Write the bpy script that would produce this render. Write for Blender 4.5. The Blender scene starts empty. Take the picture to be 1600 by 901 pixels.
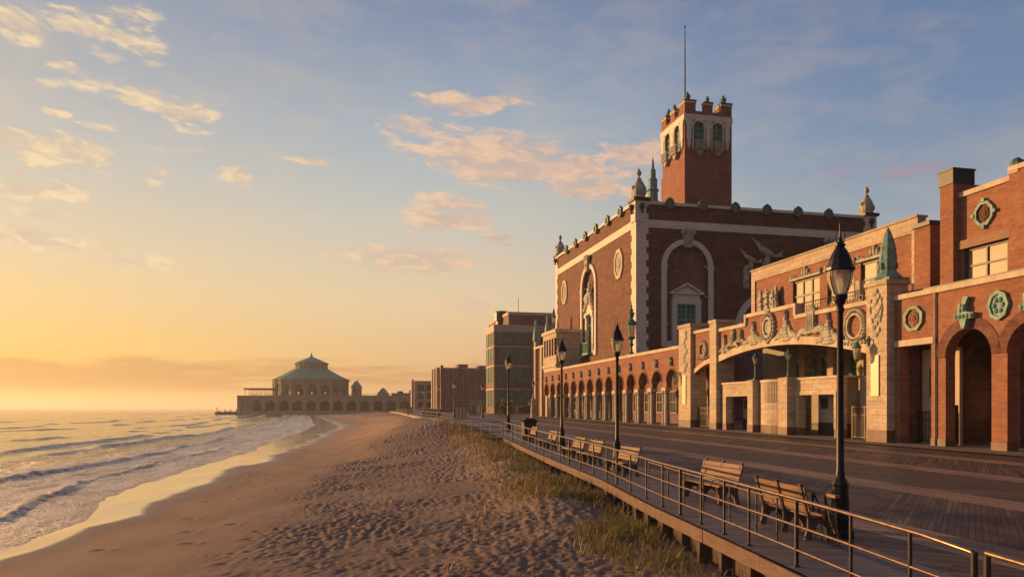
import bpy, bmesh, math, random
import numpy as np
from mathutils import Vector
random.seed(7); rng = np.random.default_rng(7)
R = math.radians
SC = bpy.context.scene
COL = SC.collection
# ------------------------------------------------------------------ camera
cam = bpy.data.cameras.new('camera'); camo = bpy.data.objects.new('camera', cam); COL.objects.link(camo)
camo.location = (0, 0, 2.5); camo.rotation_euler = (R(90), 0, 0)
cam.sensor_width = 36; cam.lens = 25.87; cam.shift_y = 0.1172; cam.clip_start = .05; cam.clip_end = 60000
SC.camera = camo
# ------------------------------------------------------------------ light
SUN_AZ, SUN_EL = R(-58), R(8)          # clockwise from +Y
sd = Vector((math.sin(SUN_AZ)*math.cos(SUN_EL), math.cos(SUN_AZ)*math.cos(SUN_EL), math.sin(SUN_EL)))
sun = bpy.data.lights.new('sun', 'SUN'); suno = bpy.data.objects.new('sun', sun); COL.objects.link(suno)
sun.energy = 5.0; sun.angle = R(0.6); sun.color = (1.0, .53, .20)
suno.rotation_euler = sd.to_track_quat('Z', 'Y').to_euler()
SC.view_settings.view_transform = 'Standard'; SC.view_settings.look = 'None'
SC.view_settings.exposure = 0.35; SC.view_settings.gamma = 1.0
SC.cycles.max_bounces = 5; SC.cycles.diffuse_bounces = 3; SC.cycles.glossy_bounces = 3
SC.cycles.transmission_bounces = 4; SC.cycles.volume_bounces = 0; SC.cycles.transparent_max_bounces = 8
SC.cycles.use_denoising = True

def lin(r, g, b):
    f = lambda c: c/12.92 if c <= .04045 else ((c+.055)/1.055)**2.4
    return (f(r/255), f(g/255), f(b/255), 1)
class NT:
    """small helper round a node tree"""
    def __init__(s, tree): s.t = tree; s.n = tree.nodes; s.l = tree.links
    def new(s, typ, **kw):
        n = s.n.new(typ)
        for k, v in kw.items(): setattr(n, k, v)
        return n
    def put(s, sock, v):
        if hasattr(v, 'is_output') or isinstance(v, bpy.types.NodeSocket): s.l.new(v, sock)
        elif isinstance(v, (tuple, list)) and len(v) == 3 and sock.type == 'RGBA': sock.default_value = (*v, 1)
        else: sock.default_value = v
    def m(s, op, a, b=None, c=None, clamp=False):
        n = s.new('ShaderNodeMath', operation=op, use_clamp=clamp)
        for i, v in enumerate((a, b, c)):
            if v is not None: s.put(n.inputs[i], v)
        return n.outputs[0]
    def vm(s, op, a, b=None, scale=None):
        n = s.new('ShaderNodeVectorMath', operation=op); s.put(n.inputs[0], a)
        if b is not None: s.put(n.inputs[1], b)
        if scale is not None: s.put(n.inputs['Scale'], scale)
        return n.outputs['Value'] if op in ('DOT_PRODUCT', 'LENGTH') else n.outputs[0]
    def ramp(s, fac, pts, interp='LINEAR'):
        n = s.new('ShaderNodeValToRGB'); n.color_ramp.interpolation = interp
        e = n.color_ramp.elements
        while len(e) < len(pts): e.new(.5)
        for i, (p, c) in enumerate(pts):
            e[i].position = p; e[i].color = c if len(c) == 4 else (*c, 1)
        s.put(n.inputs[0], fac); return n.outputs[0]
    def mix(s, f, a, b, mode='MIX'):
        n = s.new('ShaderNodeMix', data_type='RGBA', blend_type=mode)
        s.put(n.inputs[0], f); s.put(n.inputs[6], a); s.put(n.inputs[7], b); return n.outputs[2]
    def noise(s, vec, scale=1, detail=4, rough=.5, dist=0, out=0):
        n = s.new('ShaderNodeTexNoise'); s.put(n.inputs['Vector'], vec)
        n.inputs['Scale'].default_value = scale; n.inputs['Detail'].default_value = detail
        n.inputs['Roughness'].default_value = rough; n.inputs['Distortion'].default_value = dist
        return n.outputs[out]
    def comb(s, x, y, z):
        n = s.new('ShaderNodeCombineXYZ'); s.put(n.inputs[0], x); s.put(n.inputs[1], y); s.put(n.inputs[2], z); return n.outputs[0]
    def smooth(s, v, a, b, lo=0., hi=1.):
        n = s.new('ShaderNodeMapRange', interpolation_type='SMOOTHSTEP'); s.put(n.inputs[0], v)
        s.put(n.inputs[1], a); s.put(n.inputs[2], b); s.put(n.inputs[3], lo); s.put(n.inputs[4], hi); return n.outputs[0]
# ------------------------------------------------------------------ sky
W = bpy.data.worlds.new('World'); SC.world = W; W.use_nodes = True
t = NT(W.node_tree); t.n.clear()
sky = t.new('ShaderNodeTexSky', sky_type='NISHITA', sun_disc=False, sun_elevation=SUN_EL, sun_rotation=SUN_AZ,
            air_density=1.2, dust_density=2.0, ozone_density=1.5)
D = t.new('ShaderNodeTexCoord').outputs['Generated']
sep = t.new('ShaderNodeSeparateXYZ'); t.put(sep.inputs[0], D)
dx, dy, dz = sep.outputs
az = t.m('ARCTAN2', dx, dy)                        # 0 ahead, + to the right
hor = t.m('SQRT', t.m('ADD', t.m('MULTIPLY', dx, dx), t.m('MULTIPLY', dy, dy)))
el = t.m('ARCTAN2', dz, hor)
nz = t.m('MAXIMUM', el, 0.0)
f = t.m('DIVIDE', nz, R(90)); KS = 40/90.
C_L = t.ramp(f, [(p_*KS, c_) for p_, c_ in [(0, lin(255,218,122)), (.05, lin(255,204,92)), (.14, lin(252,207,128)), (.26, lin(236,211,170)), (.42, lin(202,198,188)), (.65, lin(160,167,181)), (1, lin(128,138,160))]]+[(.72, lin(74,88,124)), (1, lin(60,74,114))])
C_C = t.ramp(f, [(p_*KS, c_) for p_, c_ in [(0, lin(226,176,126)), (.08, lin(234,188,134)), (.2, lin(236,208,166)), (.35, lin(206,203,190)), (.5, lin(172,185,195)), (.7, lin(128,146,176)), (1, lin(98,114,150))]]+[(.72, lin(70,84,122)), (1, lin(58,72,112))])
C_R = t.ramp(f, [(p_*KS, c_) for p_, c_ in [(0, lin(200,160,140)), (.15, lin(198,178,160)), (.3, lin(160,172,182)), (.5, lin(118,142,176)), (.75, lin(96,120,160)), (1, lin(80,98,138))]]+[(.72, lin(70,84,122)), (1, lin(58,72,112))])
C_B = t.ramp(f, [(0, lin(92,76,84)), (.15, lin(80,82,106)), (.4, lin(64,76,112)), (1, lin(50,64,104))])
# absolute angle from the sun's azimuth decides which ramp
da = t.m('ABSOLUTE', t.m('SUBTRACT', az, SUN_AZ))
da = t.m('MINIMUM', da, t.m('SUBTRACT', 2*math.pi, da))
c = t.mix(t.smooth(da, R(20), R(56)), C_L, C_C)
c = t.mix(t.smooth(da, R(52), R(90)), c, C_R)
c = t.mix(t.smooth(da, R(88), R(135)), c, C_B)
glow = t.m('POWER', t.m('MAXIMUM', t.vm('DOT_PRODUCT', D, tuple(sd)), 0), 30)
c = t.mix(t.m('MULTIPLY', glow, .40), c, lin(255, 214, 120))
# low cloud bank along the horizon
v2 = t.comb(t.m('MULTIPLY', az, 3.0), t.m('MULTIPLY', el, 34), 0)
nb = t.noise(v2, 2.0, 7, .62, .4)
eb = t.m('ADD', el, t.m('MULTIPLY', t.m('SUBTRACT', t.noise(t.comb(t.m('MULTIPLY', az, 7), t.m('MULTIPLY', el, 40), 9), 1.0, 5, .6), .5), R(3.2)))
bank = t.m('MULTIPLY', t.smooth(el, R(.9), R(1.6)), t.m('SUBTRACT', 1, t.smooth(eb, R(2.9), R(3.8))))
bank = t.m('MULTIPLY', bank, t.smooth(t.m('ADD', nb, t.m('MULTIPLY', t.smooth(az, R(-10), R(-30)), .16)), .42, .60))
c = t.mix(t.m('MULTIPLY', bank, .66), c, lin(200, 142, 96))
# drifting clouds in patches: (azimuth deg, elevation deg, half width, half height, weight)
PX_ = [(45,38,38,14,1.1),(150,50,75,14,1.1),(190,25,45,18,.8),(85,103,24,8,1.1),(250,98,22,8,1.1),(255,163,62,18,1.25),(195,158,26,7,.9),(85,177,24,8,1.1),(25,222,42,15,1.25),(110,240,62,22,1.35),
     (120,20,30,8,.8),(205,45,22,7,1.0),(160,85,30,8,.6),(60,130,30,7,.6),(150,200,30,8,.7),(20,270,30,10,1.0),(60,340,40,8,.9),(160,385,50,8,.7),(250,345,26,8,.6),(300,200,34,7,.6),(20,45,30,16,1.1),(215,70,40,12,.9),(130,130,60,12,.55),(300,230,70,16,.45),(90,260,60,14,.9),(440,330,60,12,.4),(30,302,40,12,1.2),(100,300,42,14,1.2),(50,370,80,15,1.15),(243,268,18,16,.8),(372,280,24,12,1.1),(490,256,36,7,1.05),(375,318,22,5,.8),(200,400,75,12,.8),(320,60,60,10,.3),
     (735,162,72,13,1.2),(660,200,70,14,.8),(760,240,110,26,1.4),(840,268,110,20,1.35),(912,298,44,14,1.2),(700,318,46,12,1.1),(700,345,62,16,1.1),(775,372,26,8,1.2),(797,387,14,4,1.1),
     (630,400,95,20,.95),(680,412,60,14,1.0),(520,400,16,4,.9),(1440,268,75,17,.62),(1330,270,90,12,.42),(990,240,70,20,.8),(985,300,50,14,.7),(720,470,60,12,.6)]
P = []
for (u_, v_, wu, wv, k_) in PX_:                      # picture positions turned into directions of the sky
    h_ = math.hypot(u_-800, 1150.); e_ = math.degrees(math.atan((638-v_)/h_))
    P.append((math.degrees(math.atan((u_-800)/1150.)), e_, math.degrees(wu*1150/h_**2), math.degrees(math.atan((638-v_+wv)/h_))-e_, k_))

wob = t.noise(t.comb(t.m('MULTIPLY', az, 5), t.m('MULTIPLY', el, 11), 0), 2.0, 4, .6, out=1)
ws = t.new('ShaderNodeSeparateXYZ'); t.put(ws.inputs[0], wob)
azd = t.m('ADD', t.m('MULTIPLY', az, 57.2958), t.m('MULTIPLY', t.m('SUBTRACT', ws.outputs[0], .5), 5))
eld = t.m('ADD', t.m('MULTIPLY', el, 57.2958), t.m('MULTIPLY', t.m('SUBTRACT', ws.outputs[1], .5), 2.4))
acc = None
for (a0, e0, wa, we, k) in P:
    q = t.m('ADD', t.m('POWER', t.m('DIVIDE', t.m('SUBTRACT', azd, a0), wa), 2), t.m('POWER', t.m('DIVIDE', t.m('SUBTRACT', eld, e0), we), 2))
    g = t.m('MULTIPLY', t.m('EXPONENT', t.m('MULTIPLY', q, -.7)), k)
    acc = g if acc is None else t.m('MAXIMUM', acc, g)
cv = t.comb(t.m('MULTIPLY', t.m('ADD', az, t.m('MULTIPLY', el, .5)), 9), t.m('MULTIPLY', el, 24), 3.3)
n1 = t.noise(cv, 2.6, 8, .64, .5)
n3 = t.noise(cv, 1.1, 8, .6, .2)
cl = t.smooth(t.m('ADD', t.m('MULTIPLY', acc, .80), t.m('MULTIPLY', t.m('SUBTRACT', n1, .5), 2.5)), .10, .74)
cl = t.m('MULTIPLY', cl, t.smooth(acc, .12, .55))
thin = t.m('MULTIPLY', t.smooth(n3, .40, .68), .30)                       # faint veil everywhere
cc = t.mix(t.smooth(az, R(-30), R(10)), lin(255, 226, 178), lin(246, 200, 166))
cc = t.mix(t.smooth(n1, .40, .66), t.mix(.55, cc, lin(176,160,164)), cc)
cc = t.mix(t.smooth(az, R(8), R(26)), cc, lin(172, 152, 168))
vv = t.smooth(el, R(3), R(9))
c = t.mix(t.m('MULTIPLY', thin, vv), c, t.mix(.5, c, lin(238, 204, 168)))
c = t.mix(t.m('MULTIPLY', cl, .86), c, cc)
# below the horizon: a dim ground colour
c = t.mix(t.smooth(dz, -.002, -.05), c, lin(120, 95, 80))
bg1 = t.new('ShaderNodeBackground'); t.put(bg1.inputs[0], sky.outputs[0]); bg1.inputs[1].default_value = .07
bg2 = t.new('ShaderNodeBackground'); t.put(bg2.inputs[0], c); bg2.inputs[1].default_value = .80
mx = t.new('ShaderNodeMixShader'); mx.inputs[0].default_value = .88
t.l.new(bg1.outputs[0], mx.inputs[1]); t.l.new(bg2.outputs[0], mx.inputs[2])
wo = t.new('ShaderNodeOutputWorld'); t.l.new(mx.outputs[0], wo.inputs[0])
W.cycles.sampling_method = 'MANUAL'; W.cycles.sample_map_resolution = 512

# ------------------------------------------------------------------ the hall's own axes: s runs towards the camera along the front, m inland
AX, AY, SX, SY = 16.2, 69.1, .2246, -.9745
def hall(s, m): return (AX + SX*s - SY*m, AY + SY*s + SX*m)
class Frame:
    def __init__(f, o=(0,0), a=(1,0), b=(0,1)): f.o, f.a, f.b = o, a, b
    def __call__(f, a, b, z): return (f.o[0]+f.a[0]*a+f.b[0]*b, f.o[1]+f.a[1]*a+f.b[1]*b, z)
WORLD = Frame()
HF = Frame((AX, AY), (SX, SY), (-SY, SX))            # front wall: a = s, b = m (into the building)
CORN = (15.34, 90.7)
FR = Frame(CORN, (-SY, SX), (-SX, -SY))               # face of the big hall towards the camera: a = inland, b = away
LF = Frame(CORN, (-SX, -SY), (-SY, SX))               # face of the big hall towards the sea: a = away, b = inland
# ------------------------------------------------------------------ materials
def mat(name):
    m = bpy.data.materials.new(name); m.use_nodes = True
    T = NT(m.node_tree); T.bsdf = T.n['Principled BSDF']
    def S(**kw):
        for k, v in kw.items():
            k = {'color':'Base Color','rough':'Roughness','metal':'Metallic','spec':'Specular IOR Level','normal':'Normal',
                 'trans':'Transmission Weight','emit':'Emission Color','estr':'Emission Strength','alpha':'Alpha','ior':'IOR'}[k]
            T.put(T.bsdf.inputs[k], v)
    T.set = S
    return m, T
def bump(T, h, strength=.4, dist=.02, normal=None):
    b = T.new('ShaderNodeBump'); T.put(b.inputs['Height'], h); b.inputs['Strength'].default_value = strength; b.inputs['Distance'].default_value = dist
    if normal is not None: T.put(b.inputs['Normal'], normal)
    return b.outputs[0]
def wallcoord(T, ax=(SX, SY, 0), bx=(-SY, SX, 0)):
    g = T.new('ShaderNodeNewGeometry')
    ps = T.vm('DOT_PRODUCT', g.outputs['Position'], ax); pm = T.vm('DOT_PRODUCT', g.outputs['Position'], bx)
    nn = T.m('ABSOLUTE', T.vm('DOT_PRODUCT', g.outputs['True Normal'], bx))
    k = T.m('GREATER_THAN', nn, .7)
    h = T.m('ADD', T.m('MULTIPLY', ps, k), T.m('MULTIPLY', pm, T.m('SUBTRACT', 1, k)))
    sp = T.new('ShaderNodeSeparateXYZ'); T.put(sp.inputs[0], g.outputs['Position'])
    return T.comb(h, sp.outputs[2], 0), g.outputs['Position']
def brickmat(name, c1, c2, mortar, bw=.24, bh=.085, ms=.012, rough=.85, bstr=.5, stain=.35, tint=None):
    m, T = mat(name); vec, pos = wallcoord(T)
    b = T.new('ShaderNodeTexBrick'); T.put(b.inputs['Vector'], vec)
    b.inputs['Color1'].default_value = (*c1, 1); b.inputs['Color2'].default_value = (*c2, 1); b.inputs['Mortar'].default_value = (*mortar, 1)
    b.inputs['Scale'].default_value = 1; b.inputs['Mortar Size'].default_value = ms; b.inputs['Brick Width'].default_value = bw; b.inputs['Row Height'].default_value = bh
    b.inputs['Mortar Smooth'].default_value = .2; b.inputs['Bias'].default_value = -.1
    n = T.noise(pos, .35, 6, .6); n2 = T.noise(T.vm('MULTIPLY', pos, (1.6, 1.6, .22)), 1.0, 5, .65); n3 = T.noise(pos, 6, 3, .6)
    c = T.mix(T.m('MULTIPLY', T.smooth(n, .35, .7), stain), b.outputs[0], T.mix(.6, b.outputs[0], (c1[0]*.35, c1[1]*.4, c1[2]*.5)))
    c = T.mix(T.m('MULTIPLY', T.smooth(n2, .5, .75), stain*.9), c, T.mix(.5, c, mortar))
    c = T.mix(.42, c, T.mix(T.smooth(n3, .3, .7), (c1[0]*.6, c1[1]*.6, c1[2]*.6), (min(1,c2[0]*1.5), min(1,c2[1]*1.4), min(1,c2[2]*1.3))))
    n4 = T.noise(T.vm('MULTIPLY', vec, (.30, 2.6, 1)), 1.0, 6, .75); n5 = T.noise(pos, .9, 7, .8)
    c = T.mix(T.m('MULTIPLY', T.smooth(n4, .44, .62), min(1, stain*1.1)), c, T.mix(.75, c, (c1[0]*.30, c1[1]*.32, c1[2]*.42)))
    c = T.mix(T.m('MULTIPLY', T.smooth(n5, .48, .66), min(1, stain*.9)), c, T.mix(.6, c, (min(1,c1[0]*1.5), min(1,c1[1]*2.1), min(1,c1[2]*2.4))))
    T.set(color=c, rough=rough, normal=bump(T, T.m('SUBTRACT', T.m('MULTIPLY', n3, .4), b.outputs['Fac']), bstr, .012))
    return m
def plainmat(name, col, rough=.7, metal=0., var=.3, sc=3., bumps=.0, spec=None, col2=None, streak=False):
    m, T = mat(name); g = T.new('ShaderNodeNewGeometry').outputs['Position']
    if streak: g = T.vm('MULTIPLY', g, (1, 1, .18))
    n = T.noise(g, sc, 6, .62)
    c2 = col2 or tuple(x*(1-var) for x in col)
    c = T.mix(T.smooth(n, .3, .7), col, c2)
    T.set(color=c, rough=rough, metal=metal)
    if spec is not None: T.set(spec=spec)
    if bumps: T.set(normal=bump(T, T.noise(g, sc*4, 4, .6), bumps, .02))
    return m
M = {}
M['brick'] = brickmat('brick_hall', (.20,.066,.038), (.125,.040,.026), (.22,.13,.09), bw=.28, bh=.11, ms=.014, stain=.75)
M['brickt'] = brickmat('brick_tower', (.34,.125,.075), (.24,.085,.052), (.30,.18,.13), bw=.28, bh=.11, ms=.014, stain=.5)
M['stoneh'] = brickmat('stone_hall', (.82,.73,.60), (.74,.65,.52), (.36,.28,.21), bw=.85, bh=.42, ms=.014, bstr=.3, stain=.22)
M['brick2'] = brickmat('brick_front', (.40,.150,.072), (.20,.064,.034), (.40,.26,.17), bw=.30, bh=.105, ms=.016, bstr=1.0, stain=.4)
M['glassf'] = None
M['brick3'] = brickmat('brick_far', (.23,.125,.095), (.18,.10,.08), (.25,.19,.16), bw=.4, bh=.15, stain=.3)
M['brickin'] = brickmat('brick_recess', (.25,.125,.115), (.19,.09,.085), (.24,.16,.14), bw=.26, bh=.10, stain=.7)
M['stone'] = brickmat('stone_blocks', (.58,.46,.32), (.48,.365,.245), (.22,.15,.10), bw=.85, bh=.42, ms=.016, bstr=.5, stain=.42)
M['stone2'] = plainmat('stone_trim', (.64,.52,.37), .8, var=.3, sc=1.2, bumps=.3, streak=True)
M['relief'] = plainmat('carved_stone', (.56,.48,.36), .8, var=.45, sc=2.5, bumps=.5, col2=(.24,.26,.20))
M['base'] = plainmat('granite_plinth', (.20,.11,.075), .6, var=.4, sc=2, bumps=.2)
M['verd'] = plainmat('verdigris_bronze', (.10,.25,.20), .6, .25, var=.5, sc=4, bumps=.4, col2=(.05,.11,.09))
M['verd2'] = plainmat('pale_verdigris', (.22,.36,.31), .65, .15, var=.5, sc=2.4, bumps=.4, col2=(.10,.19,.16))
M['gold'] = plainmat('gilt', (.55,.28,.08), .45, .5, var=.4)
M['plaster'] = plainmat('grey_plaster', (.40,.36,.31), .8, var=.2, sc=1)
M['grey'] = plainmat('grey_column_stone', (.42,.36,.29), .75, var=.3, sc=1.5, bumps=.2)
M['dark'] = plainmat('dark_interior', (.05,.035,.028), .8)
M['roof'] = plainmat('roof_felt', (.06,.055,.05), .85)
M['lead'] = plainmat('dark_flashing', (.05,.045,.045), .5, .3)
M['iron'] = plainmat('black_iron', (.018,.016,.018), .42, .35, sc=8, var=.4)
M['gate'] = plainmat('bronze_gate', (.05,.03,.018), .45, .4, sc=6)
M['post'] = plainmat('dull_steel_post', (.075,.065,.055), .45, .6, var=.4, sc=9)
M['rail'] = plainmat('worn_steel_rail', (.30,.20,.13), .36, .8, var=.4, sc=9)
M['greenframe'] = plainmat('green_window_frame', (.16,.50,.42), .5, sc=5)
M['darkframe'] = plainmat('dark_window_frame', (.05,.04,.035), .5)
M['flag'] = plainmat('flagpole_paint', (.14,.13,.12), .4, .3)
def glassmat(name, col, rough=.08, metal=.0, spec=.8, var=.5):
    m, T = mat(name); g = T.new('ShaderNodeNewGeometry').outputs['Position']
    n = T.noise(T.vm('MULTIPLY', g, (1,1,.8)), .9, 2, .5)
    T.set(color=T.mix(T.smooth(n,.35,.65), col, tuple(x*(1-var) for x in col)), rough=rough, metal=metal, spec=spec,
          normal=bump(T, T.noise(g, 1.3, 2, .5), .12, .05))
    return m
M['glass'] = glassmat('dark_window_glass', (.03,.04,.038), rough=.15, spec=.5)
M['glassg'] = glassmat('green_window_glass', (.06,.16,.13), rough=.25, spec=.35)
M['glassf'] = glassmat('office_glass', (.10,.23,.20), rough=.3, spec=.5, var=.5)
M['blind'] = glassmat('pale_window_blinds', (.30,.225,.125), rough=.42, spec=.3, var=.2)
M['panel'] = plainmat('cream_panel', (.72,.56,.30), .45, var=.08)
M['tile'] = plainmat('copper_roof', (.12,.42,.32), .75, 0, var=.35, sc=.25, col2=(.09,.29,.22))
def lampglass():
    m, T = mat('lamp_glass')
    T.set(color=(.80,.66,.46), rough=.22, trans=.55, ior=1.2)
    return m
M['lglass'] = lampglass()
m, T = mat('lit_bulb'); T.set(color=(1,.8,.5), emit=(1,.62,.28,1), estr=.35); M['bulb'] = m
m, T = mat('lit_window'); T.set(color=(.8,.5,.2), emit=(1,.52,.18,1), estr=.9); M['lit'] = m
def woodmat(name, c1, c2, along, rough=.7, sc=1., spec=.4):
    """weathered timber: grain stretched along an object axis (0,1,2)"""
    m, T = mat(name); g = T.new('ShaderNodeTexCoord').outputs['Object']
    st = [26*sc, 26*sc, 26*sc]; st[along] = 1.2*sc
    n = T.noise(T.vm('MULTIPLY', g, tuple(st)), 1, 5, .65); n2 = T.noise(g, 1.7, 3, .6)
    c = T.mix(T.smooth(n, .3, .7), c1, c2); oi = T.new('ShaderNodeObjectInfo').outputs['Random']; c = T.mix(T.m('MULTIPLY', oi, .45), c, T.mix(.4, c, (.16,.13,.11))); c = T.mix(T.m('MULTIPLY', T.smooth(n2,.4,.7), .4), c, tuple(x*.5 for x in c1))
    T.set(color=c, rough=rough, spec=spec, normal=bump(T, n, .5, .004)); return m
M['bench'] = woodmat('bench_timber', (.34,.19,.10), (.20,.105,.055), 1)
M['concrete'] = plainmat('bench_leg_concrete', (.16,.11,.085), .8, var=.4, sc=9, bumps=.4)
M['fascia'] = woodmat('fascia_timber', (.22,.13,.085), (.12,.07,.045), 1, .85)
M['pile'] = woodmat('pile_timber', (.12,.08,.055), (.06,.04,.03), 2, .9)

# ------------------------------------------------------------------ mesh builder
class MB:
    def __init__(s, fr=WORLD): s.fr = fr; s.v = []; s.f = []
    def add(s, vs, fs):
        o = len(s.v); s.v += [s.fr(*p) for p in vs]; s.f += [tuple(i+o for i in f) for f in fs]; return s
    def box(s, a0, a1, b0, b1, z0, z1):
        return s.add([(a0,b0,z0),(a1,b0,z0),(a1,b1,z0),(a0,b1,z0),(a0,b0,z1),(a1,b0,z1),(a1,b1,z1),(a0,b1,z1)],
                     [(0,3,2,1),(4,5,6,7),(0,1,5,4),(1,2,6,5),(2,3,7,6),(3,0,4,7)])
    def prism(s, pts, b0, b1):                      # outline in (a, z), pushed along b
        n = len(pts)
        return s.add([(a,b0,z) for a,z in pts]+[(a,b1,z) for a,z in pts],
                     [tuple(range(n-1,-1,-1)), tuple(range(n,2*n))]+[(i,(i+1)%n,(i+1)%n+n,i+n) for i in range(n)])
    def plan(s, pts, z0, z1):                       # outline in (a, b), pushed up
        n = len(pts)
        return s.add([(a,b,z0) for a,b in pts]+[(a,b,z1) for a,b in pts],
                     [tuple(range(n-1,-1,-1)), tuple(range(n,2*n))]+[(i,(i+1)%n,(i+1)%n+n,i+n) for i in range(n)])
    def lathe(s, a, b, prof, n=16, rot=0.):
        vs = []; fs = []
        for r, z in prof:
            for i in range(n):
                t = 2*math.pi*i/n+rot; vs.append((a+r*math.cos(t), b+r*math.sin(t), z))
        k = len(prof)
        for j in range(k-1):
            for i in range(n): fs.append((j*n+i, j*n+(i+1)%n, (j+1)*n+(i+1)%n, (j+1)*n+i))
        fs.append(tuple(range(n-1,-1,-1))); fs.append(tuple(range((k-1)*n, k*n)))
        return s.add(vs, fs)
    def tube(s, pts, r, n=8, r2=None):              # points already in this frame
        pts = [Vector(p) for p in pts]; vs = []; fs = []; k = len(pts)
        for j, p in enumerate(pts):
            d = (pts[min(j+1,k-1)]-pts[max(j-1,0)]).normalized()
            u = d.cross(Vector((0,0,1)))
            if u.length < .05: u = Vector((1,0,0))
            u.normalize(); w = d.cross(u)
            rr = r if r2 is None else r+(r2-r)*j/(k-1)
            for i in range(n):
                t = 2*math.pi*i/n; q = p+(u*math.cos(t)+w*math.sin(t))*rr; vs.append(tuple(q))
        for j in range(k-1):
            for i in range(n): fs.append((j*n+i, j*n+(i+1)%n, (j+1)*n+(i+1)%n, (j+1)*n+i))
        fs.append(tuple(range(n-1,-1,-1))); fs.append(tuple(range((k-1)*n, k*n)))
        return s.add(vs, fs)
    def blob(s, a, b, z, ra, rb, rz, n=8, k=5, tilt=0.):
        vs = []; fs = []
        ct, st = math.cos(tilt), math.sin(tilt)
        def P(x, y, w): return (a+x*ct-w*st, b+y, z+x*st+w*ct)
        vs.append(P(0,0,-rz))
        for j in range(1, k):
            ph = -math.pi/2+math.pi*j/k
            for i in range(n):
                t = 2*math.pi*i/n; vs.append(P(ra*math.cos(ph)*math.cos(t), rb*math.cos(ph)*math.sin(t), rz*math.sin(ph)))
        vs.append(P(0,0,rz)); L = len(vs)-1
        for i in range(n):
            fs.append((0, 1+(i+1)%n, 1+i)); fs.append((L, L-n+i, L-n+(i+1)%n))
        for j in range(k-2):
            for i in range(n): fs.append((1+j*n+i, 1+j*n+(i+1)%n, 1+(j+1)*n+(i+1)%n, 1+(j+1)*n+i))
        return s.add(vs, fs)
    def band(s, c, zs, ri, ro, b0, b1, a0=0., a1=math.pi, n=24, sq=1.):   # arch ring in the wall plane
        pts = [(c+ro*math.cos(a0+(a1-a0)*i/n), zs+sq*ro*math.sin(a0+(a1-a0)*i/n)) for i in range(n+1)]
        inn = [(c+ri*math.cos(a0+(a1-a0)*i/n), zs+sq*ri*math.sin(a0+(a1-a0)*i/n)) for i in range(n+1)]
        for i in range(n): s.prism([inn[i], pts[i], pts[i+1], inn[i+1]], b0, b1)
        return s
    def ring(s, c, z, ri, ro, b0, b1, n=8, rz=1., rot=None):
        rot = math.pi/n if rot is None else rot
        for i in range(n):
            t0 = 2*math.pi*i/n+rot; t1 = 2*math.pi*(i+1)/n+rot
            s.prism([(c+ri*math.cos(t0), z+rz*ri*math.sin(t0)), (c+ro*math.cos(t0), z+rz*ro*math.sin(t0)),
                     (c+ro*math.cos(t1), z+rz*ro*math.sin(t1)), (c+ri*math.cos(t1), z+rz*ri*math.sin(t1))], b0, b1)
        return s
    def disc(s, c, z, r, b0, b1, n=8, rz=1., rot=None):
        rot = math.pi/n if rot is None else rot
        return s.prism([(c+r*math.cos(2*math.pi*i/n+rot), z+rz*r*math.sin(2*math.pi*i/n+rot)) for i in range(n)], b0, b1)
    def wall(s, a0, a1, z0, z1, b0, b1, ops):       # openings: (centre, half width, bottom, springing, arched?, squash)
        x = a0
        for (c, hw, zb, zs, arch, *q) in sorted(ops):
            if c-hw > x: s.box(x, c-hw, b0, b1, z0, z1)
            if zb > z0: s.box(c-hw, c+hw, b0, b1, z0, zb)
            if arch:
                sq = q[0] if q else 1.
                arc = [(c-hw*math.cos(math.pi*i/20), zs+sq*hw*math.sin(math.pi*i/20)) for i in range(21)]
                for i in range(20): s.prism([arc[i], arc[i+1], (arc[i+1][0], z1), (arc[i][0], z1)], b0, b1)
            elif zs < z1: s.box(c-hw, c+hw, b0, b1, zs, z1)
            x = c+hw
        if x < a1: s.box(x, a1, b0, b1, z0, z1)
        return s
    def build(s, name, mt, parent=None, smooth=False):
        me = bpy.data.meshes.new(name)
        off = Vector((0,0,0))
        p = parent
        while p is not None: off += p.location; p = p.parent
        me.from_pydata([tuple(Vector(v)-off) for v in s.v], [], s.f)
        bm = bmesh.new(); bm.from_mesh(me); bmesh.ops.recalc_face_normals(bm, faces=bm.faces); bm.to_mesh(me); bm.free()
        me.materials.append(mt if not isinstance(mt, str) else M[mt])
        if smooth:
            me.polygons.foreach_set('use_smooth', [True]*len(me.polygons))
            try: me.set_sharp_from_angle(angle=R(40))
            except Exception: pass
        o = bpy.data.objects.new(name, me); COL.objects.link(o); o.parent = parent
        return o
def tag(o, label=None, cat=None, group=None, kind=None):
    if label: o['label'] = label
    if cat: o['category'] = cat
    if group: o['group'] = group
    if kind: o['kind'] = kind
    return o
def thing(name, loc, label, cat, group=None):
    o = bpy.data.objects.new(name, None); COL.objects.link(o); o.location = loc; o.empty_display_size = .3
    return tag(o, label, cat, group)
def copy_tree(o, parent=None):
    c = o.copy(); COL.objects.link(c); c.parent = parent
    for ch in list(o.children): copy_tree(ch, c)
    return c
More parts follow.
